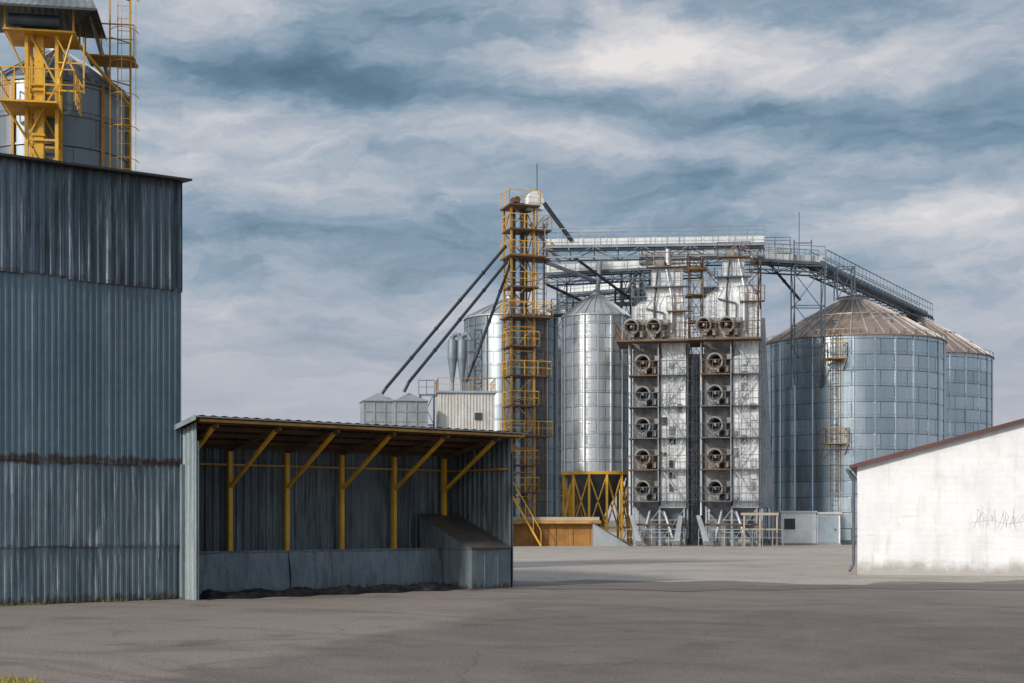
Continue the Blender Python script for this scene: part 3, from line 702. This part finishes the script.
    mb=MB(); z=zt+.7; mb.box(-1.95,-.9,-1.7,1.0,z-.06,z); mb.rail([(-.9,-1.7,z),(-1.95,-1.7,z),(-1.95,1.0,z)],.95,.5,.024)
    mb.beam((-1.9,-1.6,z),(-1.9,-1.5,13.6),.06); part(e,"side_platform",mb,M_bluegrey)
    mb=MB(); z=zt-.3; mb.box(.6,2.3,-1.95,-1.5,z-.06,z); mb.rail([(.6,-1.95,z),(2.3,-1.95,z),(2.3,-1.0,z)],.95,.5,.024); part(e,"side_platform",mb,M_brown)
    mb=MB(); z=zt+1.35; mb.box(T[0]-.6,T[1]+.5,-1.7,-1.2,z-.06,z); mb.rail([(T[0]-.6,-1.2,z),(T[0]-.6,-1.7,z),(T[1]+.5,-1.7,z),(T[1]+.5,-1.2,z)],.95,.5,.022); part(e,"side_platform",mb,M_bluegrey)
    mb=MB(); z=zs+.4; mb.box(T[0]-.4,T[1]+.4,-1.4,-.95,z-.06,z); mb.rail([(T[0]-.4,.6,z),(T[0]-.4,-1.4,z),(T[1]+.4,-1.4,z),(T[1]+.4,.6,z)],.9,.6,.024); part(e,"top_platform",mb,M_brown)
    mb=MB(); mb.box(T[0]+.2,T[0]+.8,-.4,.3,zs+.4,zs+1.0); part(e,"top_drive",mb,M_fan)
    mb=MB(); mb.ladder(-1.3,-1.6,14.0,zt+1.9,.4,True,(0,-1),.02,cz=15.0); part(e,"ladder",mb,M_bluegrey)
    mb=MB(); mb.ladder(1.3,-1.62,13.6,zs+.4,.4,False,(0,-1),.022); part(e,"ladder",mb,M_brown)
    mb=MB(); mb.path([(.5,-1.1,zs+.3),(.9,-1.7,zt+.6),(.9,-1.7,14.0)],.09,8); part(e,"feed_pipe",mb,M_lightgrey)
    mb=MB(); mb.path([(-.3,-1.62,14.8),(-.3,-1.62,zt+.2),(-.1,-1.1,zs+.2)],.07,8); part(e,"vent_pipe",mb,M_rotor)
    mb=MB(); mb.path([(.35,-1.6,13.6),(.35,-1.6,zt-.4),(-.9,-1.6,zt-.1)],.05,8); part(e,"vent_pipe",mb,M_bluegrey)
    z=13.45
    mb=MB(); mb.box(-2.9,2.1,-2.8,-1.58,z-.14,z-.02); mb.box(-2.9,-1.9,-1.58,1.3,z-.14,z-.02)
    for x in (-2.7,-1.2,.2,1.9): mb.beam((x,-2.7,z-.14),(x,-1.5 if x>.1 else -.8,z-1.1),.06)
    part(e,"fan_platform",mb,M_brown)
    mb=MB(); mb.rail([(-2.9,1.3,z),(-2.9,-2.8,z),(2.1,-2.8,z)],1.0,.6,.03); part(e,"platform_railing",mb,M_brown)
    def fan(x,y,z,r,d):
        mb=MB(); seg=[(r*.7,0),(r*.7,d*.25),(r,d*.34),(r,d*.6),(r*1.03,d*.61),(r*1.03,d*.65),(r,d*.66),(r,d*.93),(r*1.05,d*.93),(r*1.05,d),(r*.84,d),(r*.70,d*.8)]
        n=22
        for (a0,b0),(a1,b1) in zip(seg[:-1],seg[1:]):
            vs=[];
            for i in range(n+1):
                t_=2*math.pi*i/n; vs.append((x+a0*math.cos(t_)-b0*.45,y-b0,z+a0*math.sin(t_))); vs.append((x+a1*math.cos(t_)-b1*.45,y-b1,z+a1*math.sin(t_)))
            mb.add(vs,[[2*i,2*i+2,2*i+3,2*i+1] for i in range(n)],True)
        mb.box(x-r*1.1,x+r*1.1,y-.1,y,z-r*1.1,z+r*1.1)
        mb.box(x-r*.85,x-r*.55,y-d,y-.1,z-r*1.3,z-r*.6); mb.box(x+r*.3,x+r*.6,y-d,y-.1,z-r*1.3,z-r*.6)
        mb.box(x+r*.4,x+r*1.0,y-d*.7,y-d*.35,z+r*.3,z+r*.9)
        f=part(e,"fan",mb,M_fan)
        k_=.45
        mb=MB(); mb.tube((x-k_*d*.5,y-d*.5,z),(x-k_*d*.96,y-d*.96,z),r*.24,12,r*.18)
        part(f,"hub",mb,M_fanlight)
        mb=MB(); X=x-k_*d*.65
        for i in range(8):
            t_=2*math.pi*i/8+.2; c_,s_=math.cos(t_),math.sin(t_)
            mb.poly((X+r*.2*c_,y-d*.6,z+r*.2*s_),(X+r*.68*math.cos(t_-.2),y-d*.62,z+r*.68*math.sin(t_-.2)),(X+r*.68*math.cos(t_+.2),y-d*.74,z+r*.68*math.sin(t_+.2)))
        mb.tube((X,y-d*.55,z),(X,y-d*.78,z),r*.22,10)
        part(f,"rotor",mb,M_rotor)
        dk=MB(); X=x-k_*d*.5; vs=[(X+r*.9*math.cos(2*math.pi*i/20),y-d*.5,z+r*.9*math.sin(2*math.pi*i/20)) for i in range(20)]; dk.add(vs,[list(range(20))]); part(f,"inlet",dk,M_black)
    for i in range(5): fan(-.50,-.8,3.75+2.06*i,.54,1.35)
    fan(-1.40,-1.5,14.3,.52,1.05); fan(.15,-1.5,14.3,.52,1.05)
    for i in range(5):
        z=2.95+2.06*i
        mb=MB(); mb.box(-2.1,.05,-2.25,-.85,z-.07,z); mb.rail([(-2.1,-.9,z),(-2.1,-2.25,z)],.9,.5,.024); mb.rail([(-2.1,-2.25,z),(.05,-2.25,z)],.9,.4,.022)
        part(e,"balcony",mb,M_brown if i in (1,4) else M_bluegrey)
        mb=MB(); mb.beam((-2.05,-2.2,z),(-2.05,-2.2,z+2.0),.05); part(e,"bracket",mb,M_grey)
        mb=MB(); mb.beam((.0,-2.2,z),(.0,-2.2,z+2.0),.05); part(e,"bracket",mb,M_grey)
        a,b=((.25,-1.85,z),(1.75,-1.85,z+2.0)) if i%2 else ((1.75,-1.85,z),(.25,-1.85,z+2.0))
        mb=MB(); mb.beam(a,b,.05,.10); mb.beam((a[0],a[1],a[2]+.9),(b[0],b[1],b[2]+.9),.035)
        for k in range(5):
            f=k/4; mb.beam((a[0]+(b[0]-a[0])*f,a[1],a[2]+2.0*f),(a[0]+(b[0]-a[0])*f,a[1],a[2]+2.0*f+.9),.03)
        part(e,"stair_flight",mb,M_grey)
        mb=MB(); mb.box(.12,1.95,-2.1,-1.58,z-.05,z); mb.rail([(.12,-2.1,z),(1.95,-2.1,z)],.9,.45,.02); part(e,"stair_landing",mb,M_bluegrey)
    mb=MB(); mb.tube((-2.05,-1.0,2.0),(-2.05,-1.0,13.3),.09,8); part(e,"pipe",mb,M_lightgrey)
    mb=MB(); mb.tube((1.98,-1.2,.5),(1.98,-1.2,15.4),.08,8); part(e,"pipe",mb,M_lightgrey)
    mb=MB(); mb.tube((.08,-1.62,2.6),(.08,-1.62,13.3),.06,8); part(e,"pipe",mb,M_rotor)
    mb=MB(); mb.ladder(2.15,-1.3,.5,13.4,.35,True,(.5,-.86),.018); part(e,"ladder",mb,M_bluegrey)
    return e
dryer(wx(660,95),95,"galvanised grain dryer with column of round fans",math.radians(-9),0,1,(-.5,1.6))
dryer(wx(731,94),94,"slightly taller galvanised grain dryer with round fans",math.radians(-9),.5,2,(-.55,.9))
gd=thing("gap_filler_box",(wx(695,98.5),98.5,0),0,"grey box added to fill the dark gap between dryers","duct")  # plain box added to stand in for the dark gap between the dryers
mb=MB(); mb.box(-.9,.9,0,1.2,0,13.2)
for i in range(12): mb.box(-.93,.93,-.03,1.23,1.1*i+.5,1.1*i+.58)
part(gd,"casing",mb,M_grey)
ac=thing("access_scaffold",(wx(695.5,97.6),97.6,0),0,"rusty brown access scaffold between two dryers","scaffold")
mb=MB(); mb.lattice(.85,.9,0,wz(256,97.6),14,.06,tb=.035); part(ac,"frame",mb,M_brown)
for py in (270,296,322,341):
    z=wz(py,97.6); mb=MB(); mb.box(-.7,.7,-.9,.6,z-.08,z); mb.rail([(-.7,-.9,z),(.7,-.9,z)],.9,.5,.028); part(ac,"platform",mb,M_ochre)
for py in (375,406,437,468,499):
    z=wz(py,97.6); mb=MB(); mb.box(-.5,.5,-.5,.5,z-.06,z); mb.rail([(-.5,-.5,z),(.5,-.5,z)],.9,.35,.022); part(ac,"platform",mb,M_grey)
ac2=thing("access_scaffold",(wx(750,98),98,0),0,"brown access scaffold behind the taller dryer","scaffold")
mb=MB(); mb.lattice(1.3,1.0,0,wz(250,98),14,.08,tb=.05); part(ac2,"frame",mb,M_brown)
dd=thing("air_duct",(wx(765,98),98,0),0,"tall pale sloping air duct beside the dryer","duct")
dx_=wx(765,98)
mb=MB(); Y=98; 
a=[(wx(758,Y)-dx_,0,wz(318,Y)),(wx(765,Y)-dx_,0,wz(318,Y)),(wx(774,Y)-dx_,0,wz(508,Y)),(wx(758,Y)-dx_,0,wz(508,Y))]
b=[(x,y+2,z) for x,y,z in a]; mb.add(a+b,[[3,2,1,0],[4,5,6,7],[0,1,5,4],[1,2,6,5],[2,3,7,6],[3,0,4,7]]); 
part(dd,"casing",mb,M_grey)
mb=MB()
for px_ in (760,772):
    for y_ in (.2,1.8): mb.beam((wx(px_,98)-dx_,y_,0),(wx(px_,98)-dx_,y_,wz(508,98)),.12)
part(dd,"leg",mb,M_grey)

# ------------------------------------------------------------ spout pipes from tower
def spout(pts,r,label,mat=M_bluegrey,fl=1.3):
    P=[Vector((wx(a,Y),Y,wz(b,Y))) for a,b,Y in pts]
    e=thing("spout_pipe",P[0],0,label,"pipe"); mb=MB()
    q=[p-P[0] for p in P]; mb.path(q,r,10)
    for a,b in zip(q[:-1],q[1:]):
        L=(b-a).length; n=int(L/3.4)
        for i in range(1,n+1):
            c=a+(b-a)*i/(n+1); d=(b-a).normalized()*.05; mb.tube(c-d,c+d,r*fl,10)
    part(e,"tube",mb,mat)
spout([(506,246,96),(386,388,89),(382,394,89)],.105,"long dark sloping grain pipe running to small bins",M_darkpipe)
spout([(507,262,96),(409,382,88.6),(404,392,88.6)],.105,"long dark sloping grain pipe beside a parallel one",M_darkpipe)
spout([(511,262,97),(478,352,93),(466,382,93)],.10,"steep dark grain pipe ending above the annex",M_darkpipe)
spout([(544,203,96),(571,240,96.5)],.15,"short dark pipe dropping from elevator head",M_darkpipe)
spout([(531,224,97),(560,262,99)],.12,"short grey pipe below the gallery",M_grey)
spout([(545,262,98),(600,283,101)],.14,"grey pipe feeding the slim silo",M_grey)
spout([(548,285,98),(580,300,103)],.10,"dark pipe crossing behind the slim silo",M_darkpipe)
spout([(600,262,101),(597,296,100)],.16,"vertical feed pipe above the slim silo",M_grey)
spout([(668,250,95.2),(668,266,95)],.22,"short feed pipe above dryer",M_grey)
spout([(736,248,95),(736,258,94)],.22,"short feed pipe above dryer",M_grey)
spout([(640,268,101.5),(622,300,101),(618,330,101)],.12,"bent grey pipe beside the slim silo",M_bluegrey)
spout([(575,258,99),(632,300,101)],.10,"thin dark pipe sloping under the gallery",M_darkpipe)
spout([(700,262,98),(720,285,97)],.12,"short grey pipe between dryer tops",M_grey)
spout([(768,262,99),(800,300,100.5)],.10,"thin sloping pipe beside the support frame",M_darkpipe)

# ------------------------------------------------------------ small bins and annex
def smallbin(px_,Y):
    e=thing("grain_bin",(wx(px_,Y),Y,0),math.radians(12),"small square pale bin with pyramid roof on legs","grain bin","small square grain bins")
    z0,z1=wz(432,Y),wz(403,Y); h=1.0
    mb=MB(); mb.box(-h,h,-h,h,z0,z1)
    for i in range(4): zz=z0+(z1-z0)*i/3; mb.box(-h-.04,h+.04,-h-.04,h+.04,zz-.03,zz+.03)
    for i in range(4):
        x=-h+2*h*i/3; mb.box(x-.03,x+.03,-h-.05,h+.05,z0,z1)
    part(e,"body",mb,M_grey)
    mb=MB(); zp=wz(393,Y); o=h+.12
    mb.add([(-o,-o,z1+.04),(o,-o,z1+.04),(o,o,z1+.04),(-o,o,z1+.04),(0,0,zp)],[[0,1,4],[1,2,4],[2,3,4],[3,0,4],[3,2,1,0]]); part(e,"roof",mb,M_grey)
    mb=MB(); mb.add([(-h,-h,z0),(h,-h,z0),(h,h,z0),(-h,h,z0),(0,0,z0-1.6)],[[1,0,4],[2,1,4],[3,2,4],[0,3,4]]); part(e,"hopper",mb,M_grey)
    for x in (-h,h):
        for y in (-h,h): mb=MB(); mb.beam((x*.97,y*.97,0),(x*.97,y*.97,z0),.14); part(e,"leg",mb,M_grey)
smallbin(378,90); smallbin(409,89)
an=thing("service_building",(wx(465,91),91,0),math.radians(6),"narrow tall grey white metal clad service building","building")
zt=wz(395,91)
mb=MB(); mb.corr((-1.75,-1.5),(1.75,-1.5),(0,0),(zt,zt),.2,.03); mb.corr((1.75,-1.5),(1.75,1.5),(0,0),(zt,zt),.2,.03); mb.corr((-1.75,1.5),(-1.75,-1.5),(0,0),(zt,zt),.2,.03); mb.box(-1.7,1.7,-1.45,1.5,0,zt); part(an,"wall",mb,M_annex)
mb=MB(); mb.box(-1.9,1.9,-1.65,1.65,zt,zt+.12); part(an,"roof",mb,M_grey)
mb=MB(); mb.rail([(-1.8,1.6,zt+.12),(-1.8,-1.6,zt+.12),(1.8,-1.6,zt+.12),(1.8,1.6,zt+.12)],.8,.7,.02); part(an,"roof_railing",mb,M_ochre)
mb=MB(); mb.box(.5,.95,-1.58,-1.55,zt-1.7,zt-1.25); part(an,"window",mb,M_glass)
for px_ in (452.5,462):
    e=thing("cyclone_separator",(wx(px_,91),91,0),0,"blue grey cyclone dust separator on the building roof","cyclone separator","pair of cyclone separators")
    mb=MB(); mb.lathe([(.0,wz(340,91)),(.3,wz(340,91)),(.32,wz(358,91)),(.1,wz(383,91)),(.1,zt+.1)],16); part(e,"body",mb,M_midblue)
    mb=MB(); mb.path([(0,0,wz(342,91)),(0,0,wz(336,91)),(.35,0,wz(334,91)),(.55,0,wz(340,91))],.16,10); part(e,"outlet_duct",mb,M_midblue)
mp=thing("lattice_mast",(wx(478,94),94,0),0,"slender grey lattice mast behind service building","steel frame")
mb=MB(); mb.lattice(.5,.5,0,wz(330,94),16,.06,tb=.04); mb.beam((-.9,0,wz(392,94)),(-.9,0,wz(345,94)),.06); mb.beam((-.9,0,wz(352,94)),(0,0,wz(352,94)),.06); part(mp,"frame",mb,M_bluegrey)
mp=thing("lattice_mast",(wx(427,92),92,0),0,"low grey lattice frame beside the small bins","steel frame")
mb=MB(); mb.lattice(.9,.9,0,wz(395,92),5,.07,tb=.045); mb.rail([(-.5,-.5,wz(395,92)),(.5,-.5,wz(395,92))],.9,.5,.025); part(mp,"frame",mb,M_bluegrey)

# ------------------------------------------------------------ low shed, ramp cover, hut, pipe rack
Y=93
ls=thing("low_shed",(wx(512,Y),Y,0),0,"long low orange shed with tan flat roof","shed")
x0,x1=-4.0,wx(596,Y)-wx(512,Y)
mb=MB(); mb.box(x0,x1,0,3,0,wz(524,Y)); 
for i in range(9): mb.box(x0+.2+i*1.1,x0+.28+i*1.1,-.05,0,0,wz(524,Y))
part(ls,"wall",mb,M_orange)
mb=MB(); mb.box(x0-.2,x1+.3,-.5,3.2,wz(523.5,Y),wz(520.5,Y)); part(ls,"roof_edge",mb,M_ochre)
mb=MB(); mb.box(x0-.2,x1+.2,-.4,3.1,wz(520.4,Y),wz(517,Y)); part(ls,"roof",mb,M_beige)
rc=thing("ramp_cover",(wx(607,92),92,0),0,"sloping grey sheet cover over the intake pit","ramp cover")
z1=wz(523,92)
mb=MB(); mb.add([(-.9,0,0),(1.5,0,0),(-.9,0,z1),(-.9,2,0),(1.5,2,0),(-.9,2,z1)],[[0,1,2],[3,5,4],[0,3,4,1],[0,2,5,3]]); part(rc,"body",mb,M_grey)
mb=MB(); mb.add([(-1.0,-.1,z1+.08),(1.6,-.1,.06),(1.6,2.1,.06),(-1.0,2.1,z1+.08),(-1.0,-.1,z1+.02),(1.6,-.1,.0),(1.6,2.1,.0),(-1.0,2.1,z1+.02)],[[0,1,2,3],[7,6,5,4],[4,5,1,0],[5,6,2,1],[7,4,0,3]]); part(rc,"cover_sheet",mb,M_bluegrey)

Y=97
ht=thing("site_hut",(wx(781,Y),Y,0),math.radians(-4),"small white flat roofed site hut with blue grey door","hut")
mb=MB(); mb.box(0,2.35,0,2.4,.12,2.2); mb.box(2.36,4.0,.12,2.4,.12,2.1)
part(ht,"wall",mb,M_white)
mb=MB(); mb.box(-.1,2.42,-.12,2.5,2.203,2.32); mb.box(2.43,4.1,-.02,2.5,2.103,2.24); part(ht,"roof",mb,M_lightgrey)
mb=MB(); mb.box(2.5,3.85,.075,.117,.15,2.0); d_=part(ht,"door",mb,M_door)
mb=MB(); mb.box(3.6,3.7,.03,.073,1.0,1.1); part(d_,"handle",mb,M_darkmetal)
mb=MB(); mb.box(.2,.95,-.02,-.004,1.05,1.8); w_=part(ht,"window",mb,M_glass)
mb=MB(); mb.box(.14,1.01,-.05,-.022,1.8,1.86); mb.box(.14,1.01,-.05,-.022,.99,1.05); mb.box(.14,.2,-.05,-.022,1.05,1.8); mb.box(.95,1.01,-.05,-.022,1.05,1.8); part(w_,"frame",mb,M_white)
mb=MB(); mb.box(-.05,4.05,-.05,2.45,0,.118); part(ht,"base",mb,M_concrete)
pr_=thing("pipe_rack",(wx(741,91),91,0),0,"low beige pipe rack standing before the dryers","pipe rack")
mb=MB(); mb.beam((0,0,wz(514,91)),(2.4,0,wz(514,91)),.16); mb.beam((.1,.5,1.1),(2.4,.5,1.1),.12)
for x in (.2,1.2,2.3): mb.beam((x,0,0),(x,0,wz(514,91)),.10)
part(pr_,"frame",mb,M_beige)
mb=MB(); mb.rail([(0,-.4,0),(2.6,-.4,0)],1.1,.6,.028); part(pr_,"railing",mb,M_grey)
for px_,Y,k in ((640,91.5,0),(676,91.5,1),(708,90.5,0)):
    e=thing("discharge_chute",(wx(px_,Y),Y,0),0,"slanted grey discharge chute at dryer foot","chute","discharge chutes at the dryer feet")
    mb=MB(); s_=1 if k else -1
    mb.add([(-.2,0,0),(.2,0,0),(.13+.45*s_,1.2,2.0),(-.13+.45*s_,1.2,2.0),(-.2,.4,0),(.2,.4,0),(.13+.45*s_,1.6,2.0),(-.13+.45*s_,1.6,2.0)],[[0,1,2,3],[5,4,7,6],[1,5,6,2],[4,0,3,7],[3,2,6,7],[4,5,1,0]])
    part(e,"casing",mb,M_grey)
    mb=MB(); mb.box(-.26,.26,-.06,-.01,.1,.35); part(e,"flange",mb,M_fan)

# ------------------------------------------------------------ white gable building
gb=thing("white_building",(wx(857,44),44,0),math.radians(-15),"low white rendered gable building with red brown roof","building")
Wd=18; ez=3.38; rz=5.78; Dp=16
mb=MB(); mb.add([(0,0,0),(Wd,0,0),(Wd,0,ez),(Wd/2,0,rz),(0,0,ez),(0,Dp,0),(Wd,Dp,0),(Wd,Dp,ez),(Wd/2,Dp,rz),(0,Dp,ez)],[[0,1,2,3,4],[9,8,7,6,5],[0,4,9,5],[1,6,7,2]]); part(gb,"wall",mb,M_wall)
sl_=(rz-ez)/(Wd/2)
def slab(mb,xa,za,xb,zb,y0,y1,t):
    mb.add([(xa,y0,za),(xb,y0,zb),(xb,y1,zb),(xa,y1,za),(xa,y0,za+t),(xb,y0,zb+t),(xb,y1,zb+t),(xa,y1,za+t)],[[0,3,2,1],[4,5,6,7],[0,1,5,4],[1,2,6,5],[2,3,7,6],[3,0,4,7]])
mb=MB(); slab(mb,-.22,ez-.22*sl_+.01,Wd/2,rz+.01,-.18,Dp+.2,.05); slab(mb,Wd/2+.001,rz+.01,Wd+.22,ez-.22*sl_+.01,-.18,Dp+.2,.05); part(gb,"roof",mb,M_redroof)
mb=MB(); slab(mb,-.23,ez-.23*sl_-.03,Wd/2,rz-.03,-.215,-.185,.10); slab(mb,Wd/2+.001,rz-.03,Wd+.23,ez-.23*sl_-.03,-.215,-.185,.10); part(gb,"verge_board",mb,M_redroof)
mb=MB(); mb.path([(-.26,-.12,3.2),(-.10,-.1,2.9),(-.10,-.1,.35),(-.22,-.2,.12)],.045,10); 
for z in (2.5,1.2): mb.beam((-.10,-.1,z),(0.0,0,z),.03)
part(gb,"downpipe",mb,M_bluegrey)
mb=MB(); mb.path([(-.29,-.15,3.24),(-.29,Dp,3.24)],.06,8); part(gb,"gutter",mb,M_bluegrey)
mb=MB()
def stroke(pts,wd=.018):
    for (a,b),(c_,d_) in zip(pts[:-1],pts[1:]):
        dx,dz=c_-a,d_-b; L=math.hypot(dx,dz) or 1; nx_,nz_=-dz/L*wd/2,dx/L*wd/2
        mb.poly((a-nx_,-.004,b-nz_),(c_-nx_,-.004,d_-nz_),(c_+nx_,-.004,d_+nz_),(a+nx_,-.004,b+nz_))
rg=random.Random(5)
for k in range(16):
    cx_=3.45+k*.085; cz=1.72+rg.uniform(-.10,.10); lean=rg.uniform(-.06,.16); hh=rg.uniform(.10,.34)
    pts=[(cx_,cz-hh),(cx_+lean*.5+rg.uniform(-.04,.04),cz),(cx_+lean,cz+hh)]
    if k%3==0: pts+=[(cx_+lean+.09,cz+hh*.5),(cx_+lean+.02,cz),(cx_+.14,cz-hh*.7)]
    stroke(pts,.011)
stroke([(3.4,1.62),(3.9,1.70),(4.4,1.58),(4.9,1.66)],.011)
part(gb,"graffiti",mb,mk("faded_spray_paint",(.30,.31,.34),(.42,.42,.44),0,.8,3,bump=0),"faint grey sprayed scribble")

# ------------------------------------------------------------ rooftop equipment behind the warehouse
e=silo("grain_silo",wx(58,41),41,69*41/F,.2,wz(98,41),wz(56,41),"dark grey silo with yellow ribs rising behind the warehouse",M_silo_dark,M_silo_roof_dark,.85,10,20,.3,.06,sm=M_ochre)
YT=38.5
yt=thing("elevator_tower",(wx(44,YT),YT,0),math.radians(10),"bright yellow elevator tower with grey roofed head cabin","elevator tower")
zc=wz(34,YT)
mb=MB(); mb.lattice(.78,.78,0,zc,10,.09,tb=.045); part(yt,"frame",mb,M_yellow)
mb=MB(); mb.box(-.20,.04,-.35,-.08,0,zc+.3)
for i in range(12): mb.box(-.24,.08,-.39,-.04,1.2*i,1.2*i+.06)
part(yt,"elevator_leg",mb,M_yellow)
z=wz(110,YT)
mb=MB(); mb.box(-1.0,.45,-.9,.5,z-.05,z); mb.beam((-.95,-.85,z),(-.38,-.42,z-.9),.05); part(yt,"platform",mb,M_yellow)
mb=MB(); mb.rail([(-1.0,.5,z),(-1.0,-.9,z),(.9,-.9,z),(.9,.5,z)],.85,.35,.018); part(yt,"platform_railing",mb,M_yellow)
z=wz(38,YT)
mb=MB(); mb.box(-.95,.9,-.7,.7,z-.05,z); part(yt,"cabin_floor",mb,M_yellow)
ze=wz(21,YT)
for x in (-.9,.85):
    for y in (-.65,.65):
        mb=MB(); mb.beam((x,y,z),(x,y,ze+.2),.05); part(yt,"cabin_post",mb,M_yellow)
for p,q in (((.85,-.65,z),(.38,-.40,z-1.5)),((-.9,-.65,z),(-.38,-.40,z-1.2)),((.38,-.5,z-.1),(1.1,-.5,z-1.5)),((1.1,-.5,z-.1),(1.1,-.5,z-1.6)),((.38,-.5,z-1.55),(1.1,-.5,z-1.55)),((.38,-.5,z-.8),(1.1,-.5,z-.8))):
    mb=MB(); mb.beam(p,q,.04); part(yt,"cabin_brace",mb,M_yellow)
mb=MB(); mb.box(-.5,.4,-.5,.4,z,z+.45); mb.tube((-.8,-.6,z+.25),(.5,-.6,z+.25),.17,12); part(yt,"drive_machinery",mb,M_bluegrey)
mb=MB(); zp=ze+.95; ex,ey=1.5,1.2; rx,ry=1.15,.12
def roofside(p0,p1,q0,q1,n):
    vs=[]
    for i in range(n+1):
        f=i/n; o=.02*(i%2)
        vs.append([p0[k]+(p1[k]-p0[k])*f+(o if k==2 else 0) for k in range(3)]); vs.append([q0[k]+(q1[k]-q0[k])*f+(o if k==2 else 0) for k in range(3)])
    mb.add(vs,[[2*i,2*i+2,2*i+3,2*i+1] for i in range(n)])
roofside((-ex,-ey,ze),(ex,-ey,ze),(-rx,-ry,zp),(rx,-ry,zp),30)
roofside((ex,-ey,ze),(ex,ey,ze),(rx,-ry,zp),(rx,ry,zp),24)
roofside((ex,ey,ze),(-ex,ey,ze),(rx,ry,zp),(-rx,ry,zp),30)
roofside((-ex,ey,ze),(-ex,-ey,ze),(-rx,ry,zp),(-rx,-ry,zp),24)
mb.box(-rx,rx,-ry,ry,zp-.02,zp+.03)
part(yt,"cabin_roof",mb,M_slate)
mb=MB(); mb.box(-ex,ex,-ey-.02,-ey,ze-.06,ze-.0); mb.box(ex,ex+.02,-ey,ey,ze-.06,ze); part(yt,"roof_edge",mb,M_darkmetal)
ld=thing("ladder_tower",(wx(122,40),40,0),math.radians(8),"thin yellow caged ladder tower behind the warehouse","ladder")
mb=MB(); 
for x,y in ((-.3,-.2),(.2,.25)): mb.beam((x,y,0),(x,y,wz(-25,40)),.045)
for i in range(14): z=2+i*1.2; mb.beam((-.3,-.2,z),(.2,.25,z),.03)
part(ld,"frame",mb,M_ochre)
mb=MB(); mb.ladder(.1,-.25,.5,wz(-30,40),.36,True,(0,-1),.016); part(ld,"ladder",mb,M_yellow)
for py in (62,):
    z=wz(py,40); mb=MB(); mb.box(-.9,.4,-.6,.4,z-.04,z); mb.rail([(-.9,-.6,z),(.4,-.6,z)],.85,.4,.018); part(ld,"platform",mb,M_ochre)
spout([(80,46,38.5),(128,104,40.5)],.05,"thin yellow sloping grain pipe to dark silo",M_yellow)
spout([(84,-10,39),(112,90,40.8)],.07,"slim grey sloping pipe above the dark silo",M_grey)

# ------------------------------------------------------------ grass
def grass(name,pts,mat,label,h=.12):
    mb=MB()
    for x,y in pts:
        for k in range(3):
            a=random.uniform(0,6.28); hh=h*random.uniform(.4,1.3); w_=.010
            dx,dy=math.cos(a)*w_,math.sin(a)*w_; tx_,ty_=random.uniform(-.05,.05),random.uniform(-.05,.05)
            xx,yy=x+random.uniform(-.04,.04),y+random.uniform(-.04,.04)
            mb.poly((xx-dx,yy-dy,0.0),(xx+dx,yy+dy,0.0),(xx+tx_,yy+ty_,hh))
    o=part(None,name,mb,mat); o["kind"]="stuff"; o["label"]=label; return o
d=Vector((math.cos(R40),math.sin(R40))); nn=Vector((math.sin(R40),-math.cos(R40)))
pts=[]
for i in range(420):
    s=random.uniform(-6,0)
    if math.sin(s*3.1)+math.sin(s*7.7+1)<.1: continue
    o=.04+abs(random.gauss(0,.06)); p=Vector((C[0],C[1]))+d*s+nn*o; pts.append((p.x,p.y))
grass("grass",pts,M_grass,"thin weeds along the warehouse base",.06)
pts=[]
for i in range(2600):
    x=random.uniform(-6.3,-4.6); y=random.uniform(12.5,15.4)
    if (y-15.1)+ (x+5.3)*.9+.12*math.sin(x*9)>0: continue
    pts.append((x,y))
grass("grass",pts,M_grassy,"patch of dry yellow grass at yard edge",.06)
